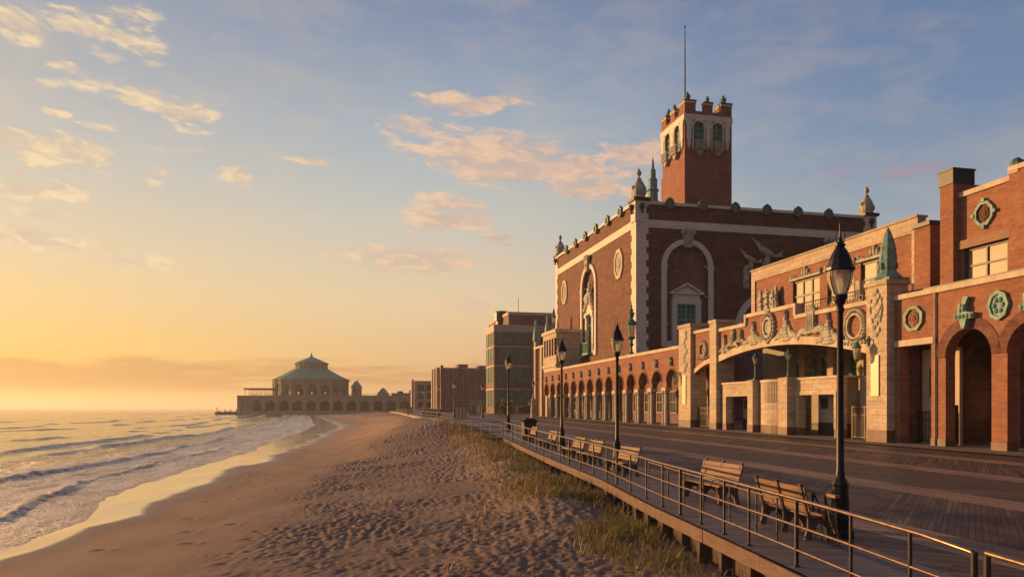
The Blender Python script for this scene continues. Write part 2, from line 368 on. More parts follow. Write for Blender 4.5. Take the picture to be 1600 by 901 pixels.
# ------------------------------------------------------------------ the lie of the land
def hash2(ix, iy, seed=0):
    h = (ix.astype(np.int64)*374761393 + iy.astype(np.int64)*668265263 + seed*1442695041) & 0xffffffff
    h = ((h ^ (h >> 13))*1274126177) & 0xffffffff
    return ((h ^ (h >> 16)) & 0xffffff)/float(0xffffff)
def vnoise(x, y, seed=0):
    ix = np.floor(x); iy = np.floor(y); fx = x-ix; fy = y-iy
    u = fx*fx*(3-2*fx); v = fy*fy*(3-2*fy); ix = ix.astype(np.int64); iy = iy.astype(np.int64)
    a = hash2(ix,iy,seed); b = hash2(ix+1,iy,seed); c = hash2(ix,iy+1,seed); d = hash2(ix+1,iy+1,seed)
    return (a*(1-u)+b*u)*(1-v)+(c*(1-u)+d*u)*v
def fbm(x, y, oct=4, seed=0):
    r = 0; a = .5; n = 0
    for i in range(oct): r = r+a*vnoise(x, y, seed+i*17); n += a; a *= .5; x = x*2.03+5.1; y = y*2.03+1.7
    return r/n
def pits(x, y, cell, seed=0):
    """distance to the nearest of one jittered point per cell, and a random number of that point"""
    ix = np.floor(x/cell).astype(np.int64); iy = np.floor(y/cell).astype(np.int64)
    best = np.full(x.shape, 9.); rnd = np.zeros(x.shape)
    for dx_ in (-1,0,1):
        for dy_ in (-1,0,1):
            jx = ix+dx_; jy = iy+dy_
            r0 = hash2(jx, jy, seed+3); an = (r0-.5)*1.5
            px = (jx+.15+.7*hash2(jx,jy,seed+1))*cell-x; py = (jy+.15+.7*hash2(jx,jy,seed+2))*cell-y
            u = px*np.cos(an)+py*np.sin(an); v = -px*np.sin(an)+py*np.cos(an)
            d = np.sqrt((u/1.9)**2+v**2)
            k = d < best; best = np.where(k, d, best); rnd = np.where(k, r0, rnd)
    return best, rnd
def sstep(x, a, b):
    t_ = np.clip((x-a)/(b-a), 0, 1); return t_*t_*(3-2*t_)
def g(Y):
    Y = np.asarray(Y, float)
    return np.where(Y < 90, .011*Y, .99+.25*(1-np.exp(-np.maximum(Y-90, 0)*.011/.25)))
EDGE_Y = [-12, 3, 7, 9.6, 11.07, 12.7, 14.9, 17.3, 20.3, 23.45, 25.1, 28.9, 32.4, 41.3, 50.8, 62, 80, 100, 150, 250, 425, 470]
EDGE_X = [5.0, 4.72, 4.5, 4.3, 4.16, 3.97, 3.71, 3.42, 3.15, 2.9, 2.66, 2.12, 1.62, .48, -.72, -2.3, -6.3, -12, -21, -39.5, -76, -82]
def edge(Y): return np.interp(Y, EDGE_Y, EDGE_X)
SH_Y = [-40, 4, 17.4, 21, 22.9, 25.3, 27.6, 31.9, 36.9, 46.3, 61.5, 77.4, 99.4, 150, 250, 366, 450, 600]
SH_X = [-10, -11.2, -12.1, -12.9, -13.0, -14.0, -15.4, -16.5, -17.3, -18.8, -21.3, -24.8, -28.7, -40, -68, -101, -128, -150]
WE_Y = [-40, 4, 16.8, 21, 23.8, 26.7, 30.5, 35.3, 40.7, 45.2, 60, 79.7, 149, 250, 366, 450, 600]
WE_X = [-9, -10.6, -11.6, -12.1, -12.0, -13.2, -13.6, -14.7, -15.9, -15.9, -18.4, -20.8, -34, -64, -98, -126, -148]
def shore(Y): return np.interp(Y, SH_Y, SH_X)+.5*(vnoise(np.asarray(Y)/3.1, np.asarray(Y)*0, 5)-.5)+.25*(vnoise(np.asarray(Y)/.9, np.asarray(Y)*0, 6)-.5)
def wetline(Y): 
    w = np.interp(Y, WE_Y, WE_X)
    Y = np.asarray(Y, float); k_ = np.clip(Y/40, .25, 2.5)
    lobes = np.abs(np.sin(Y/(1.7*k_**.8)+2.2*vnoise(Y/6, Y*0, 8)))
    return w+(.55*(lobes-.5)+.8*(vnoise(Y/2.3, Y*0, 9)-.5)+.25*(vnoise(Y/.7, Y*0, 10)-.5))*k_*.9
SEA = -1.0
def grid_mesh(name, X, Y, Z, attrs, mt, parent=None):
    ny, nx = X.shape
    me = bpy.data.meshes.new(name)
    co = np.stack([X, Y, Z], -1).reshape(-1, 3)
    idx = np.arange(ny*nx).reshape(ny, nx)
    q = np.stack([idx[:-1,:-1], idx[:-1,1:], idx[1:,1:], idx[1:,:-1]], -1).reshape(-1, 4)
    a = co[q[0,1]]-co[q[0,0]]; b = co[q[0,3]]-co[q[0,0]]
    if a[0]*b[1]-a[1]*b[0] < 0: q = q[:, ::-1]
    me.vertices.add(len(co)); me.vertices.foreach_set('co', co.ravel().astype(np.float32))
    me.loops.add(q.size); me.loops.foreach_set('vertex_index', q.ravel().astype(np.int32))
    me.polygons.add(len(q)); me.polygons.foreach_set('loop_start', np.arange(0, q.size, 4, dtype=np.int32))
    try: me.polygons.foreach_set('loop_total', np.full(len(q), 4, dtype=np.int32))
    except Exception: pass
    me.update(calc_edges=True); me.validate()
    me.polygons.foreach_set('use_smooth', np.ones(len(me.polygons), dtype=bool))
    for k, v in attrs.items():
        at = me.attributes.new(k, 'FLOAT', 'POINT'); at.data.foreach_set('value', v.ravel().astype(np.float32))
    me.materials.append(mt); o = bpy.data.objects.new(name, me); COL.objects.link(o); o.parent = parent
    return o
def attr(T, name):
    a = T.new('ShaderNodeAttribute'); a.attribute_name = name; return a.outputs['Fac']

# ---- sand
m, T = mat('beach_sand'); pos = T.new('ShaderNodeNewGeometry').outputs['Position']
wet = attr(T, 'wet'); trod = attr(T, 'trod'); dmp = attr(T, 'damp')
n0 = T.noise(pos, .25, 4, .6); n1 = T.noise(pos, 9, 5, .65); n2 = T.noise(pos, 70, 3, .7)
dry = T.mix(T.smooth(n0, .35, .65), (.275,.185,.125), (.215,.142,.098))
dry = T.mix(T.m('MULTIPLY', T.smooth(n1, .35, .7), .35), dry, (.20,.13,.09))
dry = T.mix(T.m('MULTIPLY', T.smooth(n2, .52, .72), .45), dry, (.42,.28,.19))
damp = T.mix(T.smooth(T.noise(T.vm('MULTIPLY', pos, (.9,.35,1)), .8, 5, .6), .35, .65), (.46,.285,.175), (.36,.22,.135))
c = T.mix(trod, damp, dry)
c = T.mix(T.m('MULTIPLY', dmp, .55), c, (.17,.10,.065))
c = T.mix(wet, c, (.62,.50,.38))
T.set(metal=T.m('MULTIPLY', wet, .62), color=c, rough=T.mix(wet, T.mix(dmp, (.8,.8,.8), (.42,.42,.42)), (.10,.10,.10)), spec=T.m('ADD', .25, T.m('MULTIPLY', wet, .25)), ior=T.m('ADD', 1.45, T.m('MULTIPLY', wet, .4)))
hh = T.m('ADD', T.m('MULTIPLY', n1, .5), T.m('MULTIPLY', n2, .16))
bn = bump(T, T.m('MULTIPLY', hh, T.m('SUBTRACT', 1, wet)), .55, .03)
T.set(normal=bump(T, T.m('MULTIPLY', T.noise(T.vm('MULTIPLY', pos, (3, 1, 1)), 1.4, 3, .5), T.m('ADD', wet, .15)), .12, .03, bn))
M['sand'] = m
def sand_base(X, Y):
    e = edge(Y); w = wetline(Y); s_ = shore(Y)
    face = np.clip((X-s_)/np.maximum(w-s_, .3), -3, 1)
    q = np.clip((X-w)/np.maximum(e-w, 1), 0, 1.2)
    top = g(Y)-np.interp(Y, [8, 26, 48], [.70, .60, .46])
    z = SEA+.035+.05*face+.0*q
    z = np.where(X > w, SEA+.085+(top-SEA-.085)*(.30*q+.70*sstep(q, .30, 1.0)), z)
    z = np.where(face < 0, SEA+.035+.06*(X-s_), z)
    dn = 1.55*np.exp(-(((X-e+4.6)/np.where(X > e-4.6, 3.6, 7.0))**2)-(((Y-66)/np.where(Y > 66, 60, 15.))**2))*sstep(Y, 30, 60)
    dn += .35*np.exp(-(((X-e+1.8)/1.3)**2))*sstep(Y, 14, 24)*(.4+.9*vnoise(Y/4., Y*0, 4))*(1-sstep(Y, 48, 60))
    return z+dn*sstep(e+.3-X, 0, 1.2)
def sand_z(X, Y, fine=True):
    z = sand_base(X, Y); e = edge(Y); w = wetline(Y)
    lim = w+np.interp(Y, [4, 15, 35, 80, 150], [4.2, 4.3, 4.6, 8.5, 14])+1.6*(vnoise(Y/2.7, X/2.7, 21)-.5)
    trod = sstep(X-lim, -.5, 1.9)*1.0
    z = z+.13*(fbm(X/2.6, Y/2.6, 3, 31)-.5)*trod+.03*(fbm(X/3, Y/6, 3, 32)-.5)*sstep(X, w, w+2)
    if fine:
        warpx = X+.22*(vnoise(X*1.7, Y*1.7, 41)-.5); warpy = Y+.22*(vnoise(X*1.7, Y*1.7, 42)-.5)
        d1, r1 = pits(warpx, warpy, .40, 50); d2, r2 = pits(warpx+7.1, warpy+3.3, .25, 60)
        dens = .30+.85*sstep(fbm(X/2.2, Y/2.2, 3, 44), .36, .60)
        def foot(d, r, rad, dep): return -dep*np.exp(-(d/rad)**2)*(.4+.9*r)+dep*.55*np.exp(-((d-rad*1.7)/(rad*.6))**2)
        z = z+dens*trod*(foot(d1, r1, .068, .046)+foot(d2, r2, .045, .032))
        z = z+trod*(.028*(fbm(X*2.4, Y*2.4, 3, 71)-.5)+.024*(fbm(X*8, Y*8, 2, 72)-.5))
        d3, r3 = pits(X, Y, 1.3, 90)                       # the odd print on the smooth part
        z = z+(1-trod)*sstep(X-w, .6, 1.6)*np.where(r3 > .62, foot(d3, r3, .09, .03), 0)
    return z, trod
ny = 760
rows = 6.0*np.exp(np.linspace(0, math.log(470/6.0), ny))
rows = np.concatenate([[-12, -6, 0, 3], rows])
qs = np.concatenate([np.linspace(-.45, 0, 14)[:-1], np.linspace(0, 1, 470), [1.03, 1.09, 1.2]])
Yg = np.repeat(rows[:, None], len(qs), 1); s_ = shore(Yg)-1.0; e_ = edge(Yg)+.5
Xg = s_+(e_-s_)*qs[None, :]
Zg, trod_ = sand_z(Xg, Yg)
wl = wetline(Yg)
kk_ = np.clip(Yg/30, .5, 4)
wet_ = (1-sstep(Xg-wl, -.30*kk_, .18*kk_))*(.8+.2*vnoise(Xg*1.3, Yg*.6, 13))
spk = fbm(Xg*3.1, Yg*2.2, 3, 14)
damp_ = (1-sstep(Xg-wl, 0, 1.9*kk_))
tag(grid_mesh('beach_sand', Xg, Yg, Zg, {'wet': wet_, 'trod': trod_, 'damp': damp_}, M['sand']), kind='structure')

# ---- sea
m, T = mat('sea_water'); pos = T.new('ShaderNodeNewGeometry').outputs['Position']
foam = attr(T, 'foam'); off = attr(T, 'off')
rot = T.new('ShaderNodeVectorRotate', rotation_type='Z_AXIS'); T.put(rot.inputs['Vector'], pos); rot.inputs['Angle'].default_value = R(-14)
rp = rot.outputs[0]
f1 = T.noise(T.vm('MULTIPLY', rp, (1.6, .75, 1)), 2.4, 9, .78, 1.6)
f2 = T.noise(T.vm('MULTIPLY', rp, (1, .35, 1)), .28, 4, .6, .4)
w1 = T.noise(T.vm('MULTIPLY', rp, (1, .45, 1)), 1.1, 6, .62); w2 = T.noise(T.vm('MULTIPLY', rp, (1, .5, 1)), 5, 4, .6)
f3 = T.noise(T.vm('MULTIPLY', rp, (1.3, .30, 1)), .55, 6, .68, .6)
lace = T.noise(T.vm('MULTIPLY', rp, (1.5, .7, 1)), 2.6, 8, .78, 1.8)
fsum = T.m('ADD', T.m('MULTIPLY', foam, .62), T.m('ADD', T.m('MULTIPLY', f1, .55), T.m('ADD', T.m('MULTIPLY', f2, .18), T.m('MULTIPLY', f3, .42))))
fm = T.m('MULTIPLY', T.m('MULTIPLY', T.smooth(fsum, .78, 1.0), T.smooth(lace, .30, .46)), .95, clamp=True)
tex = T.m('ADD', T.m('MULTIPLY', lace, .7), T.m('MULTIPLY', f3, .3))
col = T.mix(fm, (.10,.095,.09), T.mix(T.smooth(tex, .43, .56), (.34,.27,.24), (1,.90,.80)))
T.set(color=col, rough=T.mix(fm, (.09,.09,.09), (.38,.38,.38)), spec=T.mix(fm, (.5,.5,.5), (.4,.4,.4)), ior=1.33)
b1 = bump(T, T.m('ADD', w1, T.m('ADD', T.m('MULTIPLY', w2, .3), T.m('MULTIPLY', f3, .8))), .55, .06)
T.set(normal=bump(T, T.m('MULTIPLY', tex, fm), 1.0, .16, b1))
M['sea'] = m
rows = np.concatenate([[-40, -20, -8, 0, 3, 6], 8.0*np.exp(np.linspace(0, math.log(8000/8.0), 1150))])
tt = np.linspace(0, 1, 330)
Yg = np.repeat(rows[:, None], len(tt), 1)
wd = 1.25*np.abs(Yg)+70
d_ = wd*(tt[None, :]**1.7)
sh_ = np.where(Yg < 450, shore(np.minimum(Yg, 450)), shore(450.)+ (Yg-450)*1.4)
d_ = np.where(Yg < 450, d_, d_*(1+(Yg-450)/450.*0)+tt[None,:]*(Yg-450)*1.4)
Xg = sh_+.15-d_
fadeN = 1/(1+np.abs(Yg)/260.)
def crest(dk, w, amp, seed, wob=4.):
    c_ = dk+wob*(vnoise(Yg/27., Yg*0+seed, seed)-.5)*2+1.1*(vnoise(Yg/6., Yg*0, seed+1)-.5)
    x = (d_-c_); mod = sstep(.6*vnoise(Yg/14.+seed, d_/9., seed+2)+.4*vnoise(Yg/4., d_/5., seed+3), .25, .7)
    return amp*mod*np.exp(-np.where(x < 0, (x/(w*.55))**2, (x/(w*1.5))**2)), np.exp(-np.where(x < 0, (x/(w*2.2))**2, (x/(w*.55))**2))*mod
Zw = np.zeros_like(Xg)+SEA; F_ = np.zeros_like(Xg)
for (dk, w, amp, fo, sd_) in [(3.4,.35,.08,.9,1),(7.6,.5,.14,1.0,2),(13.0,.65,.20,1.0,3),(21,.8,.22,.9,4),(30,.9,.20,.8,5),(41,1.1,.20,.7,6),(56,1.3,.20,.7,7),(78,1.7,.20,.6,8),(108,2.4,.2,.5,9),(150,3,.2,.4,10)]:
    a_, f_ = crest(dk, w, amp, sd_, min(6., dk*.14)); Zw += a_; F_ = np.maximum(F_, f_*fo)
chop = (fbm(Xg*1.1, Yg*.55, 4, 101)-.5)*.15+(fbm(Xg*.22, Yg*.12, 3, 102)-.5)*.16
lump = (fbm(Xg*3.2, Yg*2.2, 3, 111)-.45)*.22+(vnoise(Xg*7, Yg*5, 112)-.5)*.05
Zw += lump*np.clip(F_, 0, 1)*sstep(d_, .6, 3)*(1-sstep(d_, 40, 90))
Zw += chop*sstep(d_, .2, 6)*(1/(1+np.abs(Yg)/900.))
Zw += .035*sstep(d_, 0, .5)
F_ = np.clip(F_*.75+.55*(1-.45*sstep(Yg, 90, 260))*(1-sstep(d_, 4, 16))+.24*(1-sstep(d_, 14, 90))+.5*(1-sstep(d_,.1,1.4)), 0, 1.3)
tag(grid_mesh('sea', Xg, Yg, Zw, {'foam': F_, 'off': np.clip(d_/100., 0, 1)}, M['sea']), kind='structure')

# ---- boardwalk
def deckmat(name, kind):
    m, T = mat(name); pos = T.new('ShaderNodeNewGeometry').outputs['Position']
    a = T.vm('DOT_PRODUCT', pos, (SX, SY, 0)); b = T.vm('DOT_PRODUCT', T.vm('SUBTRACT', pos, (AX, AY, 0)), (-SY, SX, 0))
    def planks(x, y, w, L, seedz):                # boards run along y, width w
        br = T.new('ShaderNodeTexBrick'); T.put(br.inputs['Vector'], T.comb(y, x, seedz))
        br.inputs['Scale'].default_value = 1; br.inputs['Brick Width'].default_value = L; br.inputs['Row Height'].default_value = w
        br.inputs['Mortar Size'].default_value = .010; br.inputs['Mortar Smooth'].default_value = .3; br.inputs['Bias'].default_value = 0
        br.inputs['Color1'].default_value = (0,0,0,1); br.inputs['Color2'].default_value = (1,1,1,1); br.inputs['Mortar'].default_value = (.5,.5,.5,1)
        gr = T.noise(T.comb(T.m('MULTIPLY', y, 1.1), T.m('MULTIPLY', x, 22), seedz), 1, 5, .65)
        wide = T.noise(T.comb(T.m('MULTIPLY', y, .25), T.m('MULTIPLY', x, 3.1), seedz+2), 1, 3, .6)
        return br.outputs[0], br.outputs['Fac'], gr, wide
    if kind == 'main':
        period = 5.2; u = T.m('DIVIDE', T.m('ADD', b, 15.7), period)
        fr = T.m('FRACT', u); cell = T.m('FLOOR', u)
        dist = T.m('MULTIPLY', T.m('ABSOLUTE', T.m('SUBTRACT', fr, T.m('ROUND', fr))), period)
        is_strip = T.m('LESS_THAN', dist, .62)
        sgn = T.m('SUBTRACT', T.m('MULTIPLY', T.m('GREATER_THAN', T.m('MODULO', T.m('ADD', cell, 40), 2), .5), 2), 1)
        sb = T.m('MULTIPLY', b, sgn)
        x = T.m('MULTIPLY', T.m('ADD', a, sb), .7071); y = T.m('MULTIPLY', T.m('SUBTRACT', a, sb), .7071)
        k1, m1, g1, w1 = planks(x, y, .115, 3.2, 0)
        k2, m2, g2, w2 = planks(b, a, .115, 4.2, 5)
        c1 = T.mix(T.smooth(T.m('ADD', T.m('MULTIPLY', g1, .6), T.m('MULTIPLY', k1, .4)), .2, .8), (.045,.031,.026), (.115,.078,.062))
        c1 = T.mix(T.m('MULTIPLY', T.smooth(w1, .4, .7), .5), c1, (.19,.135,.105))
        c1 = T.mix(T.m('MULTIPLY', T.m('GREATER_THAN', k1, .90), .6), c1, (.21,.14,.10)); c1 = T.mix(T.m('MULTIPLY', T.m('LESS_THAN', k1, .12), .6), c1, (.03,.02,.018))
        c2 = T.mix(T.smooth(T.m('ADD', T.m('MULTIPLY', g2, .6), T.m('MULTIPLY', k2, .4)), .2, .8), (.24,.15,.10), (.42,.27,.18))
        c = T.mix(is_strip, c1, c2); mo = T.m('ADD', T.m('MULTIPLY', m1, T.m('SUBTRACT', 1, is_strip)), T.m('MULTIPLY', m2, is_strip))
        gg = g1
    else:
        uv = T.new('ShaderNodeTexCoord').outputs['UV']; su = T.new('ShaderNodeSeparateXYZ'); T.put(su.inputs[0], uv)
        k1, m1, g1, w1 = planks(su.outputs[0], su.outputs[1], .14, 9, 0)
        c = T.mix(T.smooth(T.m('ADD', T.m('MULTIPLY', g1, .6), T.m('MULTIPLY', k1, .4)), .2, .8), (.115,.098,.098), (.215,.185,.18)); mo = m1; gg = g1
        c = T.mix(T.m('MULTIPLY', T.smooth(w1, .42, .7), .5), c, (.25,.20,.175))
    n = T.noise(pos, .35, 5, .6)
    c = T.mix(T.m('MULTIPLY', T.smooth(n, .45, .7), .45), c, (.05,.035,.03))
    c = T.mix(mo, c, (.012,.009,.008))
    T.set(color=c, rough=T.mix(gg, (.42,.42,.42), (.72,.72,.72)), spec=.4, normal=bump(T, T.m('SUBTRACT', T.m('MULTIPLY', gg, .3), mo), .6, .01))
    return m
M['deck'] = deckmat('herringbone_deck', 'main'); M['strip'] = deckmat('seaside_boards', 'strip')
rows = np.array(sorted(set(list(np.linspace(-12, 60, 145))+list(np.linspace(60, 470, 120)))))
qs = np.linspace(0, 1, 24)**1.5
Yg = np.repeat(rows[:, None], len(qs), 1); e_ = edge(Yg)
Xg = e_+(160-e_)*qs[None, :]
tag(grid_mesh('boardwalk', Xg, Yg, g(Yg), {}, M['deck']), kind='structure')
# seaside strip: boards laid across, 4 mm above
rows = np.arange(-12, 120, .5); ln = np.concatenate([[0], np.cumsum(np.hypot(np.diff(rows), np.diff(edge(rows))))])
Yg = np.repeat(rows[:, None], 3, 1); Xg = edge(Yg)-.03+np.array([[0, 1.05, 2.1]])
st = grid_mesh('seaside_path', Xg, Yg, g(Yg)+.006, {}, M['strip']); tag(st, kind='structure')
uvl = st.data.uv_layers.new(name='UVMap'); vi = np.zeros(len(st.data.loops), dtype=np.int32); st.data.loops.foreach_get('vertex_index', vi)
UV = np.stack([np.repeat(ln, 3), np.tile([0, 1.05, 2.1], len(rows))], -1)[vi]; uvl.data.foreach_set('uv', UV.ravel().astype(np.float32))
# pavement along the front
rows = np.linspace(-68, 46, 60)
def strip_hall(name, m0, m1, dz, mt, s0=-70, s1=46):
    ss = np.linspace(s0, s1, 80); S_, M_ = np.meshgrid(ss, np.linspace(m0, m1, 4), indexing='ij')
    X = AX+SX*S_-SY*M_; Y = AY+SY*S_+SX*M_
    return grid_mesh(name, X, Y, g(Y)+dz, {}, mt)
M['pave'] = plainmat('concrete_pavement', (.20,.165,.145), .75, var=.35, sc=.7, bumps=.2)
tag(strip_hall('pavement', -2.2, 16, .055, M['pave']), kind='structure')
M['land'] = plainmat('distant_ground', (.10,.085,.06), .9, sc=.05)
mb = MB(); mb.plan([(-66, 425), (-60, 8000), (6000, 8000), (6000, 425)], 1.0, 1.15); tag(mb.build('far_ground', 'land'), kind='structure')
mb = MB(); mb.plan([(150, -30), (150, 425), (2500, 425), (2500, -30)], -.3, .0); tag(mb.build('inland_ground', 'land'), kind='structure')
# fascia, joists and piles under the sea edge of the deck
root = thing('boardwalk_edge', (4, 10, 0), 'weathered timber fascia board and dark piles holding up the seaward edge of the boardwalk', 'edge')
def ribbon(y0, y1, off0, off1, z0, z1, step=1.2):
    mb = MB(); ys = np.arange(y0, y1+.01, step)
    for a, b in zip(ys[:-1], ys[1:]):
        P_ = [(float(edge(a))+off0, a), (float(edge(b))+off0, b), (float(edge(b))+off1, b), (float(edge(a))+off1, a)]
        za, zb = float(g(a)), float(g(b))
        vs = [(P_[0][0],P_[0][1],za+z0),(P_[1][0],P_[1][1],zb+z0),(P_[2][0],P_[2][1],zb+z0),(P_[3][0],P_[3][1],za+z0),
              (P_[0][0],P_[0][1],za+z1),(P_[1][0],P_[1][1],zb+z1),(P_[2][0],P_[2][1],zb+z1),(P_[3][0],P_[3][1],za+z1)]
        mb.add(vs, [(0,3,2,1),(4,5,6,7),(0,1,5,4),(2,3,7,6)]+([(3,0,4,7)] if a == ys[0] else [])+([(1,2,6,5)] if b == ys[-1] else []))
    return mb
y = -6.
while y < 62:
    L = 2.4+.5*random.random(); off = -.10+.012*random.random(); dz_ = .008*random.random()
    ribbon(y, y+L-.02, off, -.045, -.26+dz_, -.004-dz_, (L-.02)/2).build('fascia_board', 'fascia', root); y += L
ribbon(-6, 62, .10, .22, -.62, -.27, 2).build('beam', 'pile', root)
for i, y in enumerate(np.arange(4, 60, 1.15)+.3*rng.random(49)):
    mb = MB(); x = float(edge(y))-.0+.05*random.random(); w = .09+.02*random.random()
    mb.box(x-w, x+w, y-w, y+w, float(g(y))-1.5, float(g(y))-.27); mb.build('pile', 'pile', root)
# ------------------------------------------------------------------ ornaments
def cluster(mb, a, z, b, items, jit=.0):
    for (da, dz, ra, rz, *tl) in items:
        mb.blob(a+da, b, z+dz, ra, .16, rz, 7, 5, tl[0] if tl else 0)
def o_spire(mb, a, z, b, h, w):
    n = 9
    for i in range(n):
        t_ = i/(n-1); r = w*.42*(1-t_)**1.1+.05
        mb.blob(a+random.uniform(-.05,.05)*w, b, z+h*t_*.92, r, .2, h/n*.75, 7, 5)
    for sgn in (-1, 1):
        for i in range(5):
            t_ = (i+1)/5; mb.blob(a+sgn*w*(.25+.4*t_), b, z+h*(.16-.10*t_)+random.random()*.08, .15*w, .15, .13*h*(1.1-t_*.5), 6, 4, sgn*.6)
            mb.blob(a+sgn*w*(.18+.2*t_), b, z+h*(.42-.36*t_), .07*w, .14, .11*h, 6, 4, sgn*-.5)
def o_column(mb, a, z, b, h, w):
    mb.prism([(a-w*.22,z+h*.2),(a+w*.22,z+h*.2),(a+w*.15,z+h*.86),(a-w*.15,z+h*.86)], b-.12, b+.1)
    for i in range(4): mb.blob(a+w*(-.15+.1*i), b-.1, z+h*.52, w*.04, .1, h*.33, 6, 4)
    mb.blob(a, b, z+h*.93, w*.2, .2, h*.09); mb.blob(a-w*.14, b, z+h*.86, w*.12, .2, h*.06); mb.blob(a+w*.14, b, z+h*.86, w*.12, .2, h*.06)
    for sgn in (-1, 1):
        for i in range(5):
            t_ = i/4; mb.blob(a+sgn*w*(.22+.42*t_), b, z+h*(.26-.14*t_)+.1*h*math.sin(t_*3), .14*w, .16, .12*h, 6, 4, sgn*.5)
def o_cartouche(mb, a, z, b, h, w):
    mb.ring(a, z+h*.5, w*.26, w*.36, b-.16, b+.1, 16, h/w*1.05); mb.disc(a, z+h*.5, w*.2, b-.08, b+.1, 14, h/w*1.1)
    for i in range(20):
        t_ = 2*math.pi*i/20; mb.blob(a+w*.46*math.cos(t_), b, z+h*.5+h*.47*math.sin(t_), w*.085, .2, h*.07, 6, 4, t_)
    mb.blob(a, b, z+h*1.0, w*.2, .24, h*.09); mb.blob(a, b, z, w*.14, .22, h*.08)
    for i in range(3): mb.blob(a+w*.13*(i-1), b, z+h*1.05, w*.07, .18, h*.05, 6, 4)
def o_wreath(mb, a, z, b, h, w):
    mb.ring(a, z+h*.5, w*.30, w*.36, b-.12, b+.08, 18, h/w)
    for i in range(26):
        t_ = 2*math.pi*i/26; mb.blob(a+w*.43*math.cos(t_), b, z+h*.5+h*.44*math.sin(t_), w*.10, .18, h*.05, 6, 4, t_+1)
    for sgn in (-1, 1):
        for i in range(4): mb.blob(a+sgn*w*(.15+.14*i), b, z+h*(.02+.02*i), w*.09, .18, h*.06, 6, 4, sgn*.7)
def o_cresting(mb, a, z, b, w, h):
    mb.box(a-w/2, a+w/2, b-.18, b+.02, z, z+.22*h)
    n = int(w/.28)
    for i in range(n):
        t_ = (i+.5)/n; x = a-w/2+w*t_
        k = .42+.22*math.cos(4*math.pi*(t_-.5))
        if abs(t_-.5) < .11: k = 1.0
        if abs(abs(t_-.5)-.46) < .05: k = .6
        mb.blob(x, b-.05, z+.22*h+h*k*.32, .13+.03*random.random(), .14, h*k*.42, 7, 5, random.uniform(-.3,.3))
    mb.blob(a, b-.06, z+h*1.02, .13, .13, .16)
def o_ship(mb, a, z, b, h, w):                        # a galleon in relief with sails
    mb.prism([(a-w*.5,z+h*.10),(a-w*.42,z),(a+w*.42,z),(a+w*.5,z+h*.14),(a+w*.36,z+h*.19),(a-w*.36,z+h*.17)], b-.35, b)
    for i in range(9): mb.blob(a-w*.45+w*.11*i, b-.34, z+.04*h, w*.07, .12, h*.05, 6, 4)
    mb.prism([(a-w*.34,z+h*.22),(a+w*.34,z+h*.22),(a+w*.40,z+h*.62),(a+w*.2,z+h*.70),(a-w*.2,z+h*.66),(a-w*.42,z+h*.58)], b-.10, b)
    for dx_, s_, ww in ((-.30,.42,.15),(-.02,.55,.17),(.27,.46,.15)):
        mb.box(a+dx_*w-.05, a+dx_*w+.05, b-.26, b-.16, z+.15*h, z+h*(.62+s_*.42))
        for k in range(3):
            zz = z+h*(.27+.15*k*s_*2); mb.prism([(a+(dx_-ww*.5)*w, zz),(a+(dx_+ww*.5)*w, zz+.02*h),(a+(dx_+ww*.42)*w, zz+h*.115),(a+(dx_-ww*.55)*w, zz+h*.105)], b-.30-.03*k, b-.12)
    for sgn in (-1, 1):
        for i in range(7): mb.blob(a+sgn*w*(.40+.03*math.sin(i)), b-.1, z+h*(.2+.075*i), w*.06, .18, h*.045, 6, 4)
        mb.blob(a+sgn*w*.36, b-.1, z+h*.74, w*.07, .16, h*.10)
    mb.blob(a-.02*w, b-.1, z+h*.72, w*.12, .16, h*.05)
    for i in range(26): mb.blob(a+w*random.uniform(-.42,.42), b-.12, z+h*random.uniform(.15,.72), w*.07, .2, h*.06, 6, 4, random.uniform(-1,1))
def o_fish(mb, a, z, b, sc=1.):                       # two winged sea creatures leaping from the wall
    for (da, dz, k) in ((1.0, .5, 1.0), (-1.3, -.4, .75)):
        s_ = sc*k
        for i in range(9):
            t_ = i/8; mb.blob(a+da+s_*(-1.6+3.0*t_), b-.5, z+dz+s_*(1.5-2.5*t_+1.0*t_*t_), s_*(.18+.55*math.sin(math.pi*t_)**1.2), .55*s_*(.3+.7*math.sin(math.pi*t_)), s_*(.2+.42*math.sin(math.pi*t_)), 8, 5, -.6)
        mb.prism([(a+da-1.5*s_, z+dz+1.3*s_),(a+da-2.6*s_, z+dz+2.6*s_),(a+da-1.1*s_, z+dz+1.8*s_)], b-.62, b-.4)
        mb.prism([(a+da+.9*s_, z+dz-.3*s_),(a+da+3.0*s_, z+dz+.9*s_),(a+da+2.4*s_, z+dz+.2*s_),(a+da+3.0*s_, z+dz-.1*s_)], b-.6, b-.42)
        mb.prism([(a+da-.2*s_, z+dz-.1*s_),(a+da-.9*s_, z+dz-1.9*s_),(a+da-.2*s_, z+dz-1.3*s_),(a+da+.3*s_, z+dz-2.0*s_),(a+da+.6*s_, z+dz-.3*s_)], b-.6, b-.42)
    for i in range(6): mb.blob(a-1.7-.2*math.sin(i*2), b-.25, z-1.2-.45*i, .30, .3, .36, 7, 5)
    mb.box(a-2.0, a-1.4, b-.3, b+.02, z-3.8, z-1.2)
def o_scarab(mb, a, z, b, h):
    mb.blob(a, b, z, h*.2, .2, h*.34); mb.blob(a, b-.03, z+h*.38, h*.13, .16, h*.14); mb.box(a-h*.2, a+h*.2, b-.25, b+.02, z-h*.46, z-h*.34)
    for sgn in (-1, 1): mb.blob(a+sgn*h*.22, b, z+h*.06, h*.1, .12, h*.2, 6, 4, sgn*.4); mb.blob(a+sgn*h*.14, b, z-h*.25, h*.1, .15, h*.12)
def wall_lines(root, mats): pass
